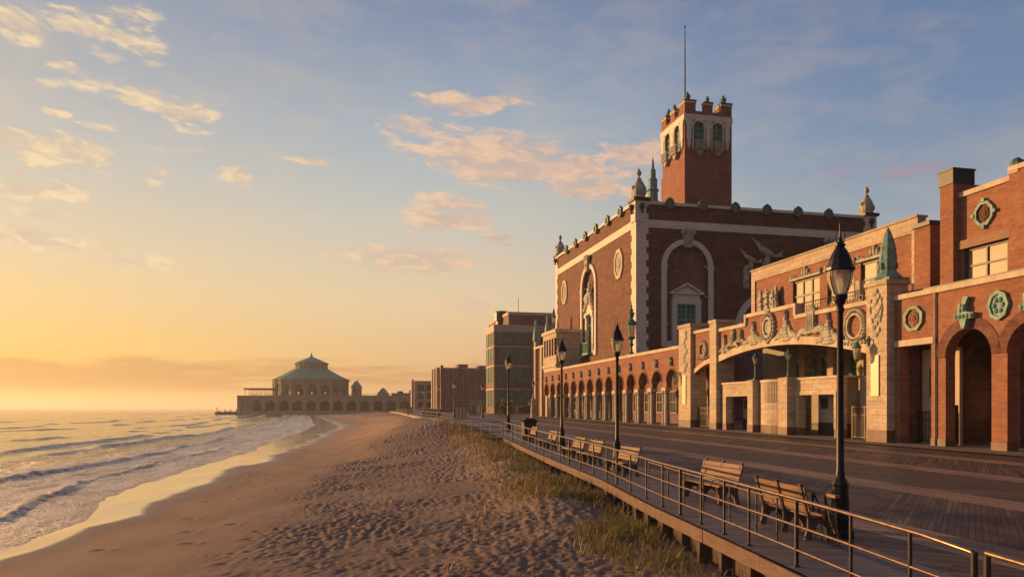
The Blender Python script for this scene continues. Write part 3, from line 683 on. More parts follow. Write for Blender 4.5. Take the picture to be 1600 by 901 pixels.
def shield(fr, a, b, z, r, root, back=.35):           # green ring with gilt boss on the coping
    mb = MB(fr); mb.ring(a, z, r*.58, r, b-.28, b+.1, 14, 1.12); mb.blob(a, b-.1, z+r*1.1, r*.3, .2, r*.18); o = mb.build('coping_shield', 'verd', root)
    mb = MB(fr); mb.disc(a, z, r*.57, b-.14, b+.06, 12, 1.12); mb.blob(a, b-.2, z, r*.26, .16, r*.3); mb.build('boss', 'gold', o)
def pinnacle(fr, a, b, z, root, k=1., pedestal=True):
    mb = MB(fr)
    mb.lathe(a, b, [(.95*k,z+.35*k),(.95*k,z+.5*k),(.74*k,z+.6*k),(.80*k,z+1.0*k),(.86*k,z+1.5*k),(.70*k,z+2.1*k),(.46*k,z+2.5*k),(.30*k,z+2.7*k),(.36*k,z+2.85*k),(.14*k,z+2.95*k),(.13*k,z+3.2*k),(.34*k,z+3.45*k),(.30*k,z+3.7*k),(.05*k,z+4.15*k)], 12)
    for i in range(4):
        t_ = math.pi/2*i+math.pi/4; mb.blob(a+.72*k*math.cos(t_), b+.72*k*math.sin(t_), z+1.15*k, .3*k, .3*k, .5*k)
        t_ = math.pi/2*i; mb.blob(a+.8*k*math.cos(t_), b+.8*k*math.sin(t_), z+1.7*k, .2*k, .2*k, .28*k)
    o = mb.build('pinnacle', 'relief', root, True)
    mb = MB(fr); mb.box(a-1.1*k, a+1.1*k, b-1.1*k, b+1.1*k, z-.02, z+.36*k)
    for (x, y) in ((-1,0),(0,-1),(1,0)): mb.blob(a+x*1.0*k, b+y*1.0*k, z-.75*k, .38*k, .38*k, .42*k); mb.blob(a+x*1.0*k, b+y*1.0*k, z-1.35*k, .16*k, .16*k, .3*k)
    mb.build('pinnacle_cap', 'lead', o)
def octagon(fr, a, b, z, r, root, frame='stone2', inner='relief', ry=1.25, keys=False):
    mb = MB(fr); mb.ring(a, z, r*.76, r, b-.14, b+.05, 8, ry)
    if keys:
        for (x, y) in ((0,1),(0,-1),(1,0),(-1,0)): mb.box(a+x*r*1.06-r*.13, a+x*r*1.06+r*.13, b-.18, b+.04, z+y*r*ry*1.03-r*.16, z+y*r*ry*1.03+r*.16)
    o = mb.build('medallion', frame, root)
    mb = MB(fr); mb.disc(a, z, r*.77, b-.03, b+.04, 8, ry)
    for i in range(8):
        t_ = math.pi/4*i; mb.blob(a+r*.38*math.cos(t_), b-.02, z+r*ry*.38*math.sin(t_), r*.16, .1, r*.2, 6, 4, t_)
    mb.blob(a, b-.02, z, r*.28, .14, r*.4); mb.build('carving', inner, o)
def window(fr, a0, a1, b, z0, z1, nx, nz, root, frame='darkframe', glass='glass', fw=.09, depth=.12, mull=.06, name='window'):
    mb = MB(fr)
    mb.box(a0, a0+fw, b, b+depth, z0, z1); mb.box(a1-fw, a1, b, b+depth, z0, z1)
    mb.box(a0+fw, a1-fw, b, b+depth, z0, z0+fw); mb.box(a0+fw, a1-fw, b, b+depth, z1-fw, z1)
    for i in range(1, nx):
        x = a0+(a1-a0)*i/nx; mb.box(x-mull/2, x+mull/2, b+.01, b+depth-.02, z0+fw, z1-fw)
    for j in range(1, nz):
        z = z0+(z1-z0)*j/nz; mb.box(a0+fw, a1-fw, b+.015, b+depth-.03, z-mull/2, z+mull/2)
    o = mb.build(name, frame, root)
    mb = MB(fr); mb.box(a0+.02, a1-.02, b+depth-.055, b+depth-.03, z0+.02, z1-.02); mb.build('pane', glass, o)
    return o
def big_arch(fr, c, root, fancy=False):
    """tall recessed arch of the hall: surround, recess, keystone, window"""
    mb = MB(fr); mb.band(c, 20.2, 2.86, 3.5, -.22, .02); 
    for s_ in (-1, 1):
        mb.box(min(c+s_*2.86, c+s_*3.5), max(c+s_*2.86, c+s_*3.5), -.22, .02, 10.9, 20.2)
        mb.box(min(c+s_*2.76, c+s_*3.58), max(c+s_*2.76, c+s_*3.58), -.27, .03, 19.9, 20.25)
    mb.box(c-3.5, c-1.9, -.24, .04, 10.2, 10.9); mb.box(c+1.9, c+3.5, -.24, .04, 10.2, 10.9)
    o = mb.build('arch_surround', 'stoneh', root)
    mb = MB(fr); mb.prism([(c-.42,22.6),(c+.42,22.6),(c+.62,24.2),(c-.62,24.2)], -.55, 0)
    for x, z, r in ((0,24.5,.45),(-.7,24.45,.34),(.7,24.45,.34),(0,23.5,.42),(-.35,24.75,.25),(.35,24.75,.25)): mb.blob(c+x, -.4, z, r, .34, r)
    mb.build('keystone', 'relief', o)
    # window case
    mb = MB(fr); fb = .42
    if not fancy:
        for s_ in (-1, 1): mb.box(min(c+s_*1.3,c+s_*1.95), max(c+s_*1.3,c+s_*1.95), fb-.34, fb+.1, 10.6, 15.6)
        mb.box(c-2.0, c+2.0, fb-.36, fb+.1, 15.6, 16.1); mb.box(c-1.85, c+1.85, fb-.30, fb+.1, 16.1, 16.8); mb.box(c-2.3, c+2.3, fb-.55, fb+.1, 16.8, 17.02)
        mb.prism([(c-2.3,17.02),(c-1.9,17.02),(c,18.0),(c+1.9,17.02),(c+2.3,17.02),(c,18.28)], fb-.55, fb+.1)
        mb.prism([(c-1.6,17.02),(c+1.6,17.02),(c,17.9)], fb-.2, fb+.1); mb.box(c-2.1, c+2.1, fb-.5, fb+.1, 10.25, 10.6)
        cs = mb.build('window_case', 'stoneh', root)
        window(fr, c-1.3, c+1.3, fb-.1, 10.6, 15.6, 4, 8, root, 'greenframe', 'glassg', .14, .12, .07)
        mb = MB(fr); mb.box(c-.09, c+.09, fb-.14, fb-.1, 10.6, 15.6); mb.box(c-1.3, c+1.3, fb-.15, fb-.101, 13.55, 13.75); mb.build('transom', 'greenframe', cs)
    else:
        for s_ in (-1, 1):
            mb.box(min(c+s_*1.15,c+s_*1.75), max(c+s_*1.15,c+s_*1.75), fb-.45, fb+.1, 10.6, 16.2)
            mb.box(min(c+s_*1.05,c+s_*1.9), max(c+s_*1.05,c+s_*1.9), fb-.6, fb+.1, 15.9, 16.3)
            for i in range(5):
                t_ = i/4*2.2; mb.blob(c+s_*(1.75-.75*math.sin(t_)*.8-.1*i), fb-.5, 17.1+.5*i, .34, .34, .36)
        mb.box(c-1.9, c+1.9, fb-.6, fb+.1, 16.3, 16.6); mb.box(c-1.5, c+1.5, fb-.4, fb+.1, 16.6, 17.9)
        mb.lathe(c, fb-.35, [(.8,17.9),(.95,18.6),(.6,19.3),(.35,19.6),(.5,20.0),(.2,20.3),(.3,20.7),(.05,21.2)], 8)
        cs = mb.build('window_case', 'stoneh', root)
        window(fr, c-1.15, c+1.15, fb-.1, 10.6, 16.2, 2, 4, root, 'greenframe', 'glass', .12, .12, .08)
        mb = MB(fr); mb.box(c-1.9, c+1.9, -.9, .42, 10.3, 10.6)
        for i in range(15): x = c-1.8+3.6*i/14; mb.box(x-.03, x+.03, -.86, -.80, 10.6, 12.0)
        mb.box(c-1.85, c+1.85, -.88, -.78, 12.0, 12.1); mb.build('balcony', 'verd', root)
    for s_ in (-1, 1):                                   # small studs in the reveal
        for z in (13, 16.5, 20.3): 
            mb = MB(fr); mb.box(min(c+s_*2.5,c+s_*2.78), max(c+s_*2.5,c+s_*2.78), .12, .3, z, z+.3); mb.build('floodlight', 'relief', o)

# ================================================================== the big hall with its tower
HW, HL, HT = 33.8, 35.0, 27.75
root = thing('theatre_building', (CORN[0], CORN[1], 0), 'huge dark red brick hall with stone quoins and a square tower rising over its roof', 'theatre')
o1 = (6.8, 2.8, 10.6, 20.2, True); o3 = (27.0, 2.8, 10.6, 20.2, True)
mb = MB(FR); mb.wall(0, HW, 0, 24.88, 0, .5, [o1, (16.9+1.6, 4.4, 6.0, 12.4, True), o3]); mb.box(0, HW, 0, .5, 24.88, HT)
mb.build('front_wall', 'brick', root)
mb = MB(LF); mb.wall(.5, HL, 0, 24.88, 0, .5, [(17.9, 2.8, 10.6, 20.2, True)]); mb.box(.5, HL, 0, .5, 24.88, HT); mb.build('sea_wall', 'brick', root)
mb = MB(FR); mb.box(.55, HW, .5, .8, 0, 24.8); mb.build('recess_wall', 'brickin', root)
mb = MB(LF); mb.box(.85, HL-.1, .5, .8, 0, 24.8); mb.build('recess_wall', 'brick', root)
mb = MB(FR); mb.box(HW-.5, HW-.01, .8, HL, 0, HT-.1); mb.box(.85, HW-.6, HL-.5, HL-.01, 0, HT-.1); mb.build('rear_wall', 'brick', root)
mb = MB(FR); mb.box(.55, HW-.55, .55, HL-.55, 25.9, 26.3); mb.build('roof', 'roof', root)
# stone band, coping, quoins
mb = MB(FR); mb.box(-.12, HW+.12, -.12, 0, 24.88, 25.85); mb.box(-.2, HW+.2, -.22, .62, HT, HT+.36)
mb.build('stone_band', 'stoneh', root)
mb = MB(LF); mb.box(0, HL, -.12, -.003, 24.882, 25.848); mb.box(.62, HL, -.22, .62, HT-.002, HT+.358); mb.build('stone_band', 'stoneh', root)
mb = MB(FR); mb2 = MB(FR); z = 6.
i = 0
while z < HT-.1:
    h_ = min(.82, HT-z)+.004; w_ = 1.55 if i % 2 == 0 else 1.25
    mb.plan([(-.10,-.10),(w_,-.10),(w_,-.001),(-.001,-.001),(-.001,w_),(-.10,w_)], z, z+h_); mb2.box(HW-w_, HW+.10, -.10, -.001, z, z+h_)
    z += h_; i += 1
mb.build('quoins', 'stoneh', root); mb2.build('quoins', 'stoneh', root)
mb = MB(LF); z = 6.; i = 0
while z < HT-.1:
    h_ = min(.82, HT-z)+.004; w_ = 1.3 if i % 2 == 0 else 1.0; mb.box(HL-w_, HL+.1, -.1, -.002, z, z+h_); z += h_; i += 1
mb.build('quoins', 'stoneh', root)
big_arch(FR, 6.8, root); big_arch(FR, 27.0, root); big_arch(LF, 17.9, root, True)
mb = MB(FR); mb.band(18.5, 12.4, 4.45, 5.2, -.25, .02, n=30); mb.build('arch_surround', 'stoneh', root)
mb = MB(FR); o_fish(mb, 16.6, 21.6, 0, .82); mb.build('sea_creature_carving', 'relief', root, True)
for i in range(6): shield(FR, 4.26+4.5*i, -.2, HT+.18, .62, root)
for i in range(6): shield(LF, 4.7+4.7*i, -.2, HT+.18, .62, root)
octagon(LF, 5.8, -.05, 21.4, 1.55, root, 'stone2', 'relief', 1.35); octagon(LF, 29.9, -.05, 21.4, 1.55, root, 'stone2', 'relief', 1.35)
pinnacle(FR, .55, .55, HT+.37, root); pinnacle(FR, HW-.6, .55, HT+.37, root); pinnacle(LF, HL-.6, .55, HT+.37, root, .9)
# pedestals of the pinnacles
mb = MB(FR); mb.box(-.28, 1.2, -.28, 1.2, HT-2.2, HT+.375); mb.build('pedestal', 'stoneh', root); mb = MB(FR); mb.box(HW-1.3, HW+.26, -.28, 1.2, HT-2.2, HT+.375); mb.build('pedestal', 'stoneh', root)
# tower
TF = Frame((23.0, 98.0), (-SY, SX), (-SX, -SY)); TL = Frame((23.0, 98.0), (-SX, -SY), (-SY, SX))
TW, TD = 6.9, 7.4
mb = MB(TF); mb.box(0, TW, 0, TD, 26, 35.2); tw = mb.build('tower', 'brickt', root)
def tface(fr, W_, corner0):
    k = W_/6.9
    w1 = (2.02*k, .78*k, 36.9, 40.15, True, .9); w2 = (4.78*k, .78*k, 36.9, 40.15, True, .9)
    mb = MB(fr); mb.wall(corner0, W_-corner0, 35.2, 41.5, 0, .45, [w1, w2]); mb.build('tower_wall', 'brickt', root)
    mb = MB(fr)
    for c_ in (.6, 3.4, 6.2):                      # hanging stone strips with scrolled feet
        c_ *= k; w_ = .30*k
        mb.prism([(c_-w_,40.9),(c_+w_,40.9),(c_+w_,38.6),(c_+w_*.6,38.2),(c_+w_*.75,37.8),(c_,37.2),(c_-w_*.75,37.8),(c_-w_*.6,38.2),(c_-w_,38.6)], -.16, -.001)
        mb.prism([(c_-w_*1.1,40.3),(c_+w_*1.1,40.3),(c_+w_*1.7,40.95),(c_-w_*1.7,40.95)], -.18, -.001)
    mb.box(-.06, W_+.06, -.14, -.001, 41.0, 41.75)
    for (c_, hw, *_) in (w1, w2): mb.band(c_, 40.15, hw, hw+.26, -.15, -.002, n=10, sq=.9); [mb.box(min(c_+q_*hw,c_+q_*(hw+.14)), max(c_+q_*hw,c_+q_*(hw+.14)), -.12, -.002, 37.2, 40.15) for q_ in (-1,1)]
    mb.build('tower_stone_trim', 'stoneh', root)
    for (c_, hw, *_) in (w1, w2):
        window(fr, c_-hw, c_+hw, .18, 36.9, 40.8, 2, 5, root, 'greenframe', 'glassg', .09, .1, .07)
        mb = MB(fr); mb.prism([(c_-.62*k,36.98),(c_+.62*k,36.98),(c_+.3*k,36.6),(c_+.12*k,36.3),(c_-.12*k,36.3),(c_-.3*k,36.6)], -.5, -.001); mb.box(c_-.80*k, c_+.80*k, -.72, .15, 36.98, 37.12)
        b_ = mb.build('balcony', 'grey', root)
        mb = MB(fr); mb.box(c_-.76*k, c_+.76*k, -.70, -.62, 38.10, 38.18)
        for i in range(10): x = c_-.72*k+1.44*k*i/9; mb.box(x-.03, x+.03, -.69, -.64, 37.1, 38.1)
        for s_ in (-1, 1): mb.box(c_+s_*.74*k-.03, c_+s_*.74*k+.03, -.68, 0, 38.1, 38.18)
        for i in range(4): mb.blob(c_-.5*k+.33*k*i, -.68, 37.6, .12, .05, .2)
        mb.build('balcony_rail', 'relief', b_)
tface(TF, TW, 0); tface(TL, TD, .46)
mb = MB(TF); mb.box(TW-.45, TW-.002, .46, TD-.01, 35.2, 41.5); mb.box(.46, TW-.46, TD-.45, TD-.002, 35.2, 41.5); mb.build('tower_wall', 'brickt', root)
mb = MB(TF); mb.box(.5, TW-.5, .5, TD-.5, 41.0, 41.4); mb.box(.47, TW-.47, .47, TD-.47, 35.3, 35.6); mb.build('tower_roof', 'roof', root)
mb = MB(TF)
mb.box(0, TW, 0, .4, 41.5, 42.25); mb.box(0, TW, TD-.4, TD, 41.5, 42.25); mb.box(0, .4, .4, TD-.4, 41.5, 42.25); mb.box(TW-.4, TW, .4, TD-.4, 41.5, 42.25)
mer = []
for (x0, x1, y0, y1, zt) in [(0,1.6,0,1.6,43.6),(TW-1.6,TW,0,1.6,43.6),(0,1.6,TD-1.6,TD,43.6),(TW-1.6,TW,TD-1.6,TD,43.6),
                             (TW/2-.62,TW/2+.62,0,.6,43.5),(0,.6,TD/2-.65,TD/2+.65,43.5),(TW/2-.62,TW/2+.62,TD-.6,TD,43.5),(TW-.6,TW,TD/2-.65,TD/2+.65,43.5)]:
    mb.box(x0+.001, x1-.001, y0+.001, y1-.001, 42.25, zt); mer.append((x0,x1,y0,y1,zt))
mb.build('battlements', 'brickt', root)
for (x0,x1,y0,y1,zt) in mer:
    mb = MB(TF); mb.box(x0-.07, x1+.07, y0-.07, y1+.07, zt-.38, zt-.08); mb.build('battlement_band', 'stone2', root)
    mb = MB(TF); mb.box(x0-.1, x1+.1, y0-.1, y1+.1, zt-.08, zt+.10); mb.build('battlement_cap', 'lead', root)
for (x0,x1,y0,y1,zt) in mer:
    cx_, cy_ = (x0+x1)/2, (y0+y1)/2; big = (x1-x0) > 1.3 and (y1-y0) > 1.3
    mb = MB(TF); k = 1. if big else .7
    mb.lathe(cx_, cy_, [(.42*k,zt+.1),(.40*k,zt+.35*k),(.26*k,zt+.42*k),(.42*k,zt+.7*k),(.36*k,zt+1.0*k),(.12*k,zt+1.12*k),(.2*k,zt+1.25*k),(.03,zt+1.5*k)], 8); mb.build('finial', 'verd', root)
mb = MB(TF); mb.lathe(TW*.27, TD*.5, [(.22,41.4),(.22,43.2),(.12,43.3),(.10,50),(.06,55.2),(.12,55.3),(.12,55.5),(.02,55.6)], 8); mb.build('flagpole', 'flag', root)
# bronze turret beside the tower
mb = MB(TF); mb.lathe(-3.9, 1.5, [(.5,26.3),(.5,27.6),(.95,28.6),(1.1,29.0),(1.0,30.1),(.70,30.2),(.66,31.5),(.85,31.6),(.62,31.9),(.60,33.0),(.66,33.1),(.42,33.3),(.38,34.4),(.2,34.6),(.16,35.4),(.02,36.2)], 10)
for i in range(8): t_ = math.pi/4*i; mb.blob(-3.9+.95*math.cos(t_), 1.5+.95*math.sin(t_), 29.6, .18, .18, .5)
mb.build('roof_turret', 'verd2', root)

# ================================================================== the long arcade
root = thing('arcade_building', (AX, AY, 0), 'long low brick arcade of slender arches on paired stone columns along the boardwalk', 'arcade')
SP = 3.47; s_end = -50.2
cs = [-2.76-SP*i for i in range(14)]
for i, c_ in enumerate(cs):
    a0 = c_-SP/2; a1 = c_+SP/2
    if i == 0: a1 = -.48
    mb = MB(HF); mb.wall(a0, a1, 4.6, 8.2, 0, .55, [(c_, 1.17, 4.6, 5.15, True)]); mb.build('arch_wall', 'brick2', root)
    mb = MB(HF); mb.band(c_, 5.15, 1.17, 1.36, -.05, .0-.001, n=14); mb.build('arch_rim', 'brick', root)
    mb = MB(HF); o_scarab(mb, c_, 7.1, -.1, .85); mb.build('carved_figure', 'verd2', root)
    mb = MB(HF)
    if i: mb.box(a1-.5, a1+.5, -.12, .6, 4.28, 4.6)
    else: mb.box(a1-.6, a1-.01, -.12, .6, 4.28, 4.6)
    mb.build('impost', 'stone2', root)
    mb = MB(HF); z0 = float(g(hall(c_,0)[1]))-.3
    for q in ((a1-.32,a1+.32) if i else (a1-.35,)):
        mb.lathe(q, .12, [(.25,z0),(.25,z0+.55),(.19,z0+.65),(.18,3.95),(.25,4.05),(.27,4.28)], 10)
    mb.box(a1-.16, a1+(.16 if i else -.02), .06, .55, z0, 4.28)
    mb.build('column_pair', 'grey', root)
mb = MB(HF); mb.box(-.5-SP*14, -.48, -.12, .62, 8.2, 8.52); mb.build('coping', 'stone2', root)
mb = MB(HF); mb.box(-49.2, -.48, .56, 4.0, 8.0, 8.25); mb.build('roof', 'roof', root)
mb = MB(HF); mb.box(-49.2, -.48, 3.55, 3.85, .3, 8.0); mb.build('back_wall', 'brickin', root)
for c_ in cs[::1]:
    window(HF, c_-.8, c_+.8, 3.42, 1.3+float(g(hall(c_,0)[1]))*.8, 4.4, 2, 2, root, 'grey', 'glass', .12, .1)
# loggia storey at the far end
mb = MB(HF); mb.wall(-50.0, -42.6, 8.53, 14.0, .0, .4, [(-48.9+1.45*i, .52, 10.6, 13.2, False) for i in range(5)]); mb.box(-42.6-.4, -42.6, .4, 3.9, 8.53, 14); mb.build('loggia_wall', 'stone', root)
for i in range(5): window(HF, -48.9+1.45*i-.52, -48.9+1.45*i+.52, .2, 10.6, 13.2, 1, 2, root, 'darkframe', 'glass')
mb = MB(HF); mb.box(-50.3, -42.4, -.2, 4, 14.0, 14.5); mb.build('cornice', 'stone2', root); mb = MB(HF); mb.box(-50.2, -42.5, -.15, -.001, 8.9, 9.2); mb.build('string_course', 'stone2', root)
# far stub wing with pilasters beyond the loggia
mb = MB(HF); mb.box(-58.5, -50.3, 1.2, 10, 0, 12.6); mb.build('end_wall', 'brick', root)
mb = MB(HF)
for a_ in (-58.6, -54.6, -51.2): mb.box(a_, a_+.9, .75, 1.21, 0, 15.2 if a_ < -57 else 12.9)
mb.build('end_pilaster', 'stone', root)
mb = MB(HF); mb.box(-58.7, -50.2, .7, 10, 12.6, 12.95); mb.build('end_coping', 'stone2', root)
for a_ in (-58.15, -50.75): mb = MB(HF); mb.lathe(a_, 1.0, [(.5,12.9 if a_>-57 else 15.2),(.6,14),(.5,15.6),(.2,16.6),(.35,17.0),(.02,17.8)], 8); mb.build('finial', 'verd2', root)

# ================================================================== the entrance building
root = thing('entrance_building', (*hall(14, 0), 0), 'brick and stone entrance building with wide shallow arch, carved reliefs and round arches', 'building')
G0 = lambda s: float(g(hall(s, 0)[1]))-.3
# left pier
mb = MB(HF); mb.box(-.48, 1.9, -.35, 1.2, G0(0)+1.0, 10.0); mb.box(-.60, 2.02, -.45, 1.3, 10.0, 10.3); mb.build('pier', 'stone', root)
mb = MB(HF); mb.box(-.50, 1.92, -.37, 1.2, G0(0), G0(0)+1.0-.001); mb.build('plinth', 'base', root)
mb = MB(HF)
for i in range(9): mb.blob(.7+.28*math.sin(i*1.9), -.36, 6.1+.42*i, .42, .12, .3)
mb.build('pier_carving', 'relief', root); mb = MB(HF); mb.box(.35, 1.05, -.42, -.36, 2.9, 5.6); mb.build('light_panel', 'panel', root)
# first bay with its low curved head
def arc_wall(a0, a1, top, f, name, b0=0., b1=.5, n=16, mt='brick2'):
    mb = MB(HF)
    for i in range(n):
        x0 = a0+(a1-a0)*i/n; x1 = a0+(a1-a0)*(i+1)/n; mb.prism([(x0,f(x0)),(x1,f(x1)),(x1,top),(x0,top)], b0, b1)
    return mb.build(name, mt, root)
def arc_band(a0, a1, f, h, name, b0, b1, n=24):
    mb = MB(HF)
    for i in range(n):
        x0 = a0+(a1-a0)*i/n; x1 = a0+(a1-a0)*(i+1)/n; mb.prism([(x0,f(x0)),(x1,f(x1)),(x1,f(x1)+h),(x0,f(x0)+h)], b0, b1)
    return mb.build(name, 'stone2', root)
f0 = lambda s: 5.6+.9*math.sin((s-1.9)/3.6*math.pi/2)
arc_wall(1.9, 5.4, 9.3, f0, 'bay_wall'); arc_band(1.9, 5.4, f0, .4, 'bay_band', -.1, -.001, 8)
mb = MB(HF); mb.box(1.9, 5.4, -.14, .6, 9.3, 9.55); mb.build('coping', 'stone2', root)
mb = MB(HF); o_wreath(mb, 3.7, 6.9, -.05, 1.7, 1.6); mb.build('wreath_carving', 'relief', root)
mb = MB(HF); mb.box(5.4, 6.55, -.30, 1.4, G0(6)+.9, 9.85); mb.box(5.3, 6.65, -.4, 1.5, 9.85, 10.1); mb.build('pier', 'stone', root)
mb = MB(HF); mb.box(5.38, 6.57, -.32, 1.42, G0(6), G0(6)+.9-.001); mb.build('plinth', 'base', root)
# wide arch
XS = [6.55, 9, 12, 15, 18, 21, 25.3]; ZS = [6.45, 6.86, 7.10, 7.16, 7.02, 6.62, 5.75]
f1 = lambda s: float(np.interp(s, np.linspace(6.55,25.3,60), np.polyval(np.polyfit(XS, ZS, 3), np.linspace(6.55,25.3,60))))
arc_wall(6.55, 10.9, 9.02, f1, 'arch_wall', n=10); arc_wall(10.9, 17.4, 9.68, f1, 'arch_wall', n=14); arc_wall(17.4, 25.3, 8.85, f1, 'arch_wall', n=18)
arc_band(6.55, 25.3, f1, .55, 'arch_band', -.14, -.001, 40)
mb = MB(HF); mb.box(6.56, 10.9, -.14, .6, 9.02, 9.3); mb.box(10.9, 17.4, -.14, .6, 9.68, 9.96); mb.box(17.4, 25.3, -.14, .6, 8.85, 9.12); mb.box(10.72, 10.98, -.16, .6, 9.3, 9.95); mb.box(17.3, 17.55, -.16, .6, 9.12, 9.95); mb.build('coping', 'stone2', root)
for fn, args in [(o_spire,(7.6,7.2,-.08,1.5,1.1)),(o_column,(8.9,7.3,-.08,1.7,1.3)),(o_column,(10.1,7.6,-.08,1.3,1.0)),(o_spire,(12.0,7.55,-.08,1.75,1.9)),
                 (o_cartouche,(14.1,7.5,-.1,2.2,1.7)),(o_spire,(16.3,7.5,-.08,2.1,1.9)),(o_column,(19.3,7.2,-.08,2.3,2.3)),(o_spire,(21.1,6.85,-.08,2.0,1.9)),(o_wreath,(23.7,6.5,-.08,2.3,2.1))]:
    mb = MB(HF); fn(mb, *args); mb.build('relief_carving', 'relief', root)
# rail on the left parapet and terrace rail before the upper windows
mb = MB(HF); mb.tube([(6.7,.2,9.75),(10.7,.2,9.75)], .03); mb.tube([(6.7,.2,9.55),(10.7,.2,9.55)], .02)
for i in range(7): mb.tube([(6.8+.64*i,.2,9.3),(6.8+.64*i,.2,9.75)], .02)
mb.build('parapet_rail', 'gate', root)
mb = MB(HF); mb.tube([(17.7,.25,9.9),(25.2,.25,9.9)], .035); mb.tube([(17.7,.25,9.65),(25.2,.25,9.65)], .02)
for i in range(30): mb.tube([(17.8+.25*i,.25,9.12),(17.8+.25*i,.25,9.9)], .018, 5)
for i in range(8): mb.ring(18.4+.9*i, 9.45, .16, .2, .24, .27, 10)
mb.build('terrace_rail', 'gate', root)
# porch behind the wide arch
mb = MB(HF); mb.box(1.9, 25.3, 7.0, 7.3, .2, 8.4); mb.build('porch_back_wall', 'plaster', root)
mb = MB(HF); mb.box(1.9, 25.3, .5, 7.0, 8.2, 8.45); mb.build('porch_ceiling', 'plaster', root)
for i, a_ in enumerate((8.5, 12.0, 15.5, 19.0, 22.5)):
    window(HF, a_-1.35, a_+1.35, 6.85, 4.7, 6.7, 4, 2, root, 'greenframe', 'glassg' if i < 3 else 'glass', .08, .12)
for a_ in (10.2, 13.8, 17.2, 20.8, 24.2):
    mb = MB(HF); mb.box(a_-.35, a_+.35, 5.4, 6.0, .3, 8.2); mb.box(a_-.5, a_+.5, 5.3, 6.1, 6.2, 6.5); mb.build('porch_column', 'stone', root)
for a_ in (19.6, 23.0, 23.9): mb = MB(HF); mb.box(a_, a_+.55, 6.80, 6.84, 5.0, 5.7); mb.build('lit_pane', 'lit', root)
# ticket fronts below
PZ = 4.68
def portal(a0, a1, o0, o1, zt, b0):
    z0 = G0(a0)
    mb = MB(HF); mb.wall(a0, a1, z0+.9, PZ-.16, b0, b0+.5, [((o0+o1)/2, (o1-o0)/2, z0+.9, zt, False)])
    mb.box(o0-.22, o0, b0-.05, b0-.001, z0+.9, zt+.22); mb.box(o1, o1+.22, b0-.05, b0-.001, z0+.9, zt+.22); mb.box(o0, o1, b0-.05, b0-.001, zt, zt+.22)
    w = mb.build('portal_wall', 'stone', root)
    mb = MB(HF); mb.box(a0-.02, o0, b0-.02, b0+.5, z0, z0+.899); mb.build('plinth', 'base', root); mb = MB(HF); mb.box(o1, a1+.02, b0-.02, b0+.5, z0, z0+.899); mb.build('plinth', 'base', root)
    mb = MB(HF); mb.box(a0, a1, b0-.1, b0+2.2, PZ-.16, PZ); mb.build('coping', 'stone2', root)
    mb = MB(HF); mb.box(o0-.1, o1+.1, b0+1.6, b0+1.75, z0+1.25, PZ-.2); mb.box(o1+.02, o1+.15, b0+.5, b0+1.6, z0+1.25, PZ-.2); mb.build('recess_panel', 'plaster', root)
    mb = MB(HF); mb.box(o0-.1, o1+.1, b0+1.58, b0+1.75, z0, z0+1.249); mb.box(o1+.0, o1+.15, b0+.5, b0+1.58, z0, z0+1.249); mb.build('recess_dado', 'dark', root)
    mb = MB(HF); mb.box(o0+.25, o0+.95, b0+1.54, b0+1.579, 2.5, 3.25); mb.build('notice_frame', 'darkframe', root)
portal(6.9, 11.6, 7.55, 11.1, 3.5, .1); portal(17.1, 22.0, 17.6, 21.4, 3.45, .15)
for (a0, a1, b0) in ((11.6, 12.35, -.35), (16.0, 17.1, -.5)):
    mb = MB(HF); mb.box(a0, a1, b0, 1.0, G0(a0)+.9, PZ+.05); mb.build('post', 'stone', root)
    mb = MB(HF); mb.box(a0-.02, a1+.02, b0-.02, 1.0, G0(a0), G0(a0)+.899); mb.build('plinth', 'base', root)
mb = MB(HF); n = 8
for i in range(n):
    x0 = 12.35+3.65*i/n; x1 = 12.35+3.65*(i+1)/n; bb = lambda x: .3-.55*math.sin((x-12.35)/3.65*math.pi)
    mb.plan([(x0,bb(x0)),(x1,bb(x1)),(x1,1.0),(x0,1.0)], G0(13)+.95, 2.95)
w = mb.build('curved_wall', 'stone', root); mb = MB(HF)
for i in range(n): x0 = 12.35+3.65*i/n; x1 = 12.35+3.65*(i+1)/n; mb.plan([(x0,bb(x0)-.06),(x1,bb(x1)-.06),(x1,1.0),(x0,1.0)], PZ-.2, PZ)
mb.build('coping', 'stone2', root)
mb = MB(HF)
for i in range(n):
    x0 = 12.35+3.65*i/n; x1 = 12.35+3.65*(i+1)/n; mb.plan([(x0,bb(x0)-.02),(x1,bb(x1)-.02),(x1,1.0),(x0,1.0)], G0(13), G0(13)+.949)
mb.build('plinth', 'base', root)
mb = MB(HF)
for i in range(24):
    x0 = 12.45+3.5*i/23; mb.box(x0-.035, x0+.035, bb(x0), bb(x0)+.1, 2.95, PZ-.2)
for z in (3.3, 3.75, 4.2):
    for i in range(n): x0 = 12.35+3.65*i/n; x1 = 12.35+3.65*(i+1)/n; mb.plan([(x0,bb(x0)+.02),(x1,bb(x1)+.02),(x1,bb(x1)+.07),(x0,bb(x0)+.07)], z-.03, z+.03)
mb.build('grille', 'stone2', root)
mb = MB(HF); mb.box(12.4, 15.95, .7, .99, 2.9, PZ-.2); mb.build('grille_backing', 'blind', root)
mb = MB(HF); mb.box(22.0, 25.3, 1.6, 1.9, .2, 4.6); mb.build('side_wall', 'plaster', root)
